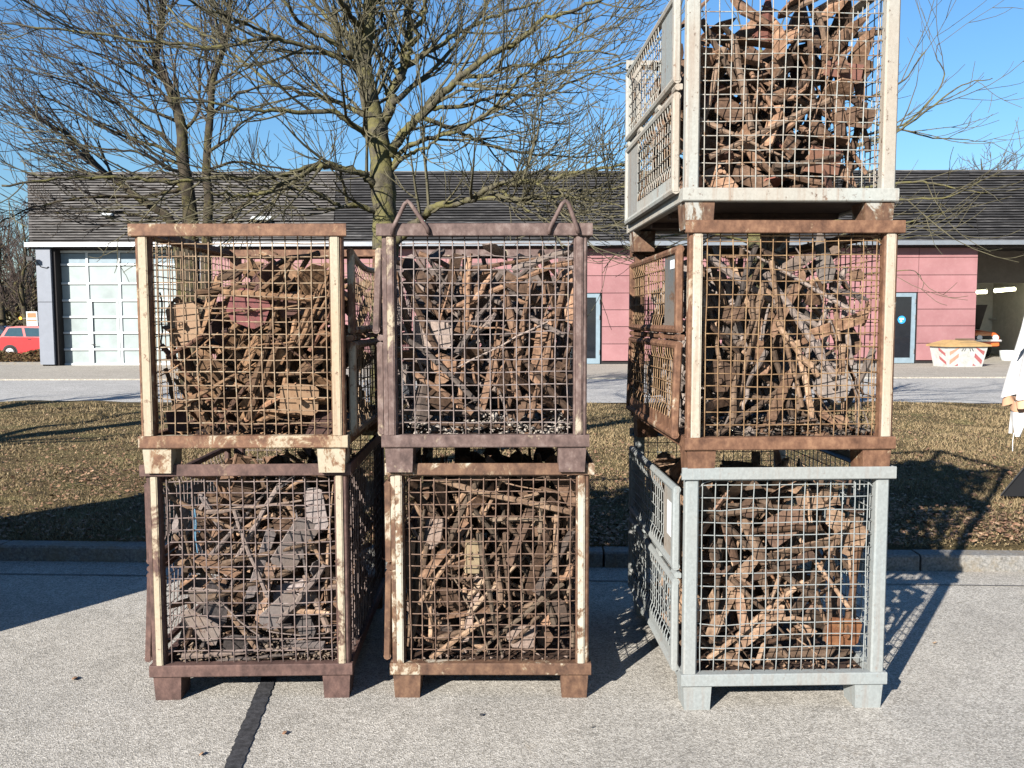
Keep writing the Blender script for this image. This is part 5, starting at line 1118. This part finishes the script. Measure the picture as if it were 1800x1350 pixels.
special('iron_plate', bolt_plate(0.075, 0.062, 0.018), m_tanp, 'LT', (0.205, 0.07, 0.285), (0.15, 0.08, 0.12), 'squarish tan plate with a bolt low at the right in the left stack\'s upper cage', 'plate')
special('iron_plate', MB().prism(octo(0.11, 0.055, 0.012), 0.01, 'xz'), m_gryp, 'LB', (0.17, 0.075, 0.62), (0.35, -1.0, 0.1), 'long slate grey plate slanting at the right in the left stack\'s lower cage', 'plate')
special('iron_plate', MB().prism(octo(0.085, 0.070, 0.02), 0.01, 'xz'), m_gryp, 'LB', (-0.225, 0.07, 0.275), (0.5, 0.5, -0.1), 'broad grey plate low at the left in the left stack\'s lower cage', 'plate')
special('iron_plate', MB().prism(octo(0.095, 0.045, 0.02), 0.01, 'xz'), m_gryp, 'LB', (0.105, 0.07, 0.345), (0.3, -0.75, 0.0), 'pale grey plate rising to the right in the left stack\'s lower cage', 'plate')
special('iron_plate', MB().prism(octo(0.07, 0.05, 0.014), 0.009, 'xz'), m_gryp, 'LB', (-0.20, 0.08, 0.40), (0.6, 0.12, 0.0), 'flat grey plate above the low left one in the left stack\'s lower cage', 'plate')
b = MB().cbox(-0.030, 0.030, -0.028, 0.03, -0.062, 0.062, 0.004, 'z')
for k in range(4): b.tube([(-0.014+0.028*(k % 2), -0.0302, -0.032+0.06*(k//2)), (-0.014+0.028*(k % 2), -0.034, -0.032+0.06*(k//2))], 0.005, 6)
special('drilled_block', b, m_yel, 'MB', (-0.075, 0.085, 0.565), (0.05, 0.06, 0.2), 'pale yellow drilled block upright in the middle stack\'s lower cage', 'block')
special('iron_plate', MB().prism([(-0.07, -0.05), (0.08, -0.04), (0.075, 0.055), (-0.06, 0.05)], 0.01, 'xz'), m_red2, 'RT', (0.155, 0.09, 0.265), (0.2, 0.12, 0.25), 'brick red plate low at the right in the right stack\'s topmost cage', 'plate')
special('iron_plate', MB().prism([(-0.09, -0.022), (0.06, -0.03), (0.065, 0.028), (-0.08, 0.03)], 0.009, 'xz'), m_red2, 'RT', (0.235, 0.08, 0.60), (0.1, 0.05, 0.1), 'pinkish red plate at the right edge in the right stack\'s topmost cage', 'plate')
special('iron_plate', bolt_plate(0.072, 0.058, 0.016), m_bright, 'RB', (0.262, 0.075, 0.285), (0.15, 0.12, 0.1), 'bright orange rusty plate at lower right in the right stack\'s bottom cage', 'plate')
for xx, zz, a, lab in ((-0.06, 0.815, 0.05, 'left one of two pointed spikes rising above the heap in the topmost cage'), (0.075, 0.825, -0.04, 'right one of two pointed spikes rising above the heap in the topmost cage')):
    special('iron_wedge', MB().add([(-0.045,-0.004,-0.11),(0.05,-0.004,-0.10),(0.012,0.01,0.115),(-0.05,0.03,-0.1),(0.052,0.03,-0.09),(0,-0.022,-0.1)], [(0,5,2),(5,1,2),(1,4,2),(4,3,2),(3,0,2),(0,3,4,1,5)]), m_tanp if 0 else SPEC['RT']['mats'][1], 'RT', (xx, 0.14, zz), (0, a, 0.2), lab, 'spike')
special('iron_rod', MB().tube([(-0.24, 0, -0.09), (0.0, 0.01, 0.01), (0.18, 0.0, 0.055), (0.36, -0.012, 0.075)], 0.012, 8), SPEC['RT']['mats'][0], 'RT', (0.085, 0.22, 0.715), (0, 0, 0), 'long rod sticking out past the right post of the topmost cage', 'rod')
b = MB().tube([(0, 0, 0.09), (0.004, 0, 0.03), (0.0, 0.0, -0.03), (0.006, 0, -0.09)], 0.0022, 5); b.tube([(-0.006, 0.003, 0.085), (-0.004, 0.002, 0.0), (-0.008, 0, -0.075)], 0.002, 5); b.tube([(-0.03, 0, 0.003), (0.0, -0.004, 0.006), (0.018, 0, -0.004)], 0.003, 5)
special('blue_string', b, plain('blue_string', (0.10, 0.22, 0.32), 0.8), 'LB', (-0.222, 0.040, 0.69), (0, 0, 0), 'blue string tied to the mesh in the left stack\'s lower cage', 'string')

# bin-shaped stand-ins added out of view to cast the shade across the kerb
m_caster = rusty('sheet_bin', (0.16, 0.19, 0.17), 0.7, R_BROWN, 4)
for i, (xx, yy, lab) in enumerate(((-3.545, 3.30, 'nearer'), (-4.55, 3.36, 'further'))):
    for lv in range(2):
        e = empty('steel_bin', (xx, yy, lv*0.95), 0); tag(e, f"{('lower', 'upper')[lv]} bin-shaped shadow stand-in of the {lab} stack beyond the left edge", 'bin', 'shadow stand-ins beyond the left edge')
        b = MB()
        for k in range(13):                      # ribbed front and rear
            for y0_ in (0.0, 1.2): b.box(-0.41+k*0.063, -0.41+k*0.063+0.045, y0_-0.012, y0_+0.012, 0.10, 0.95)
        b.box(-0.41, 0.41, 0.0, 1.2, 0.095, 0.12); b.box(-0.41, 0.41, 0.012, 0.02, 0.1, 0.95); b.box(-0.41, 0.41, 1.18, 1.188, 0.1, 0.95); b.box(-0.42, -0.41, 0, 1.2, 0.1, 0.95); b.box(0.41, 0.42, 0, 1.2, 0.1, 0.95)
        b.build('caster_shell', m_caster, e)
        for sx in (-0.34, 0.34):
            for sy in (0.06, 1.12): MB().cbox(sx-0.05, sx+0.05, sy-0.05, sy+0.05, 0.0, 0.094, 0.008, 'z').build('foot', m_caster, e)
print('scrap', time.time()-T0)
print('script', time.time()-T0, 'objects', len(bpy.data.objects))
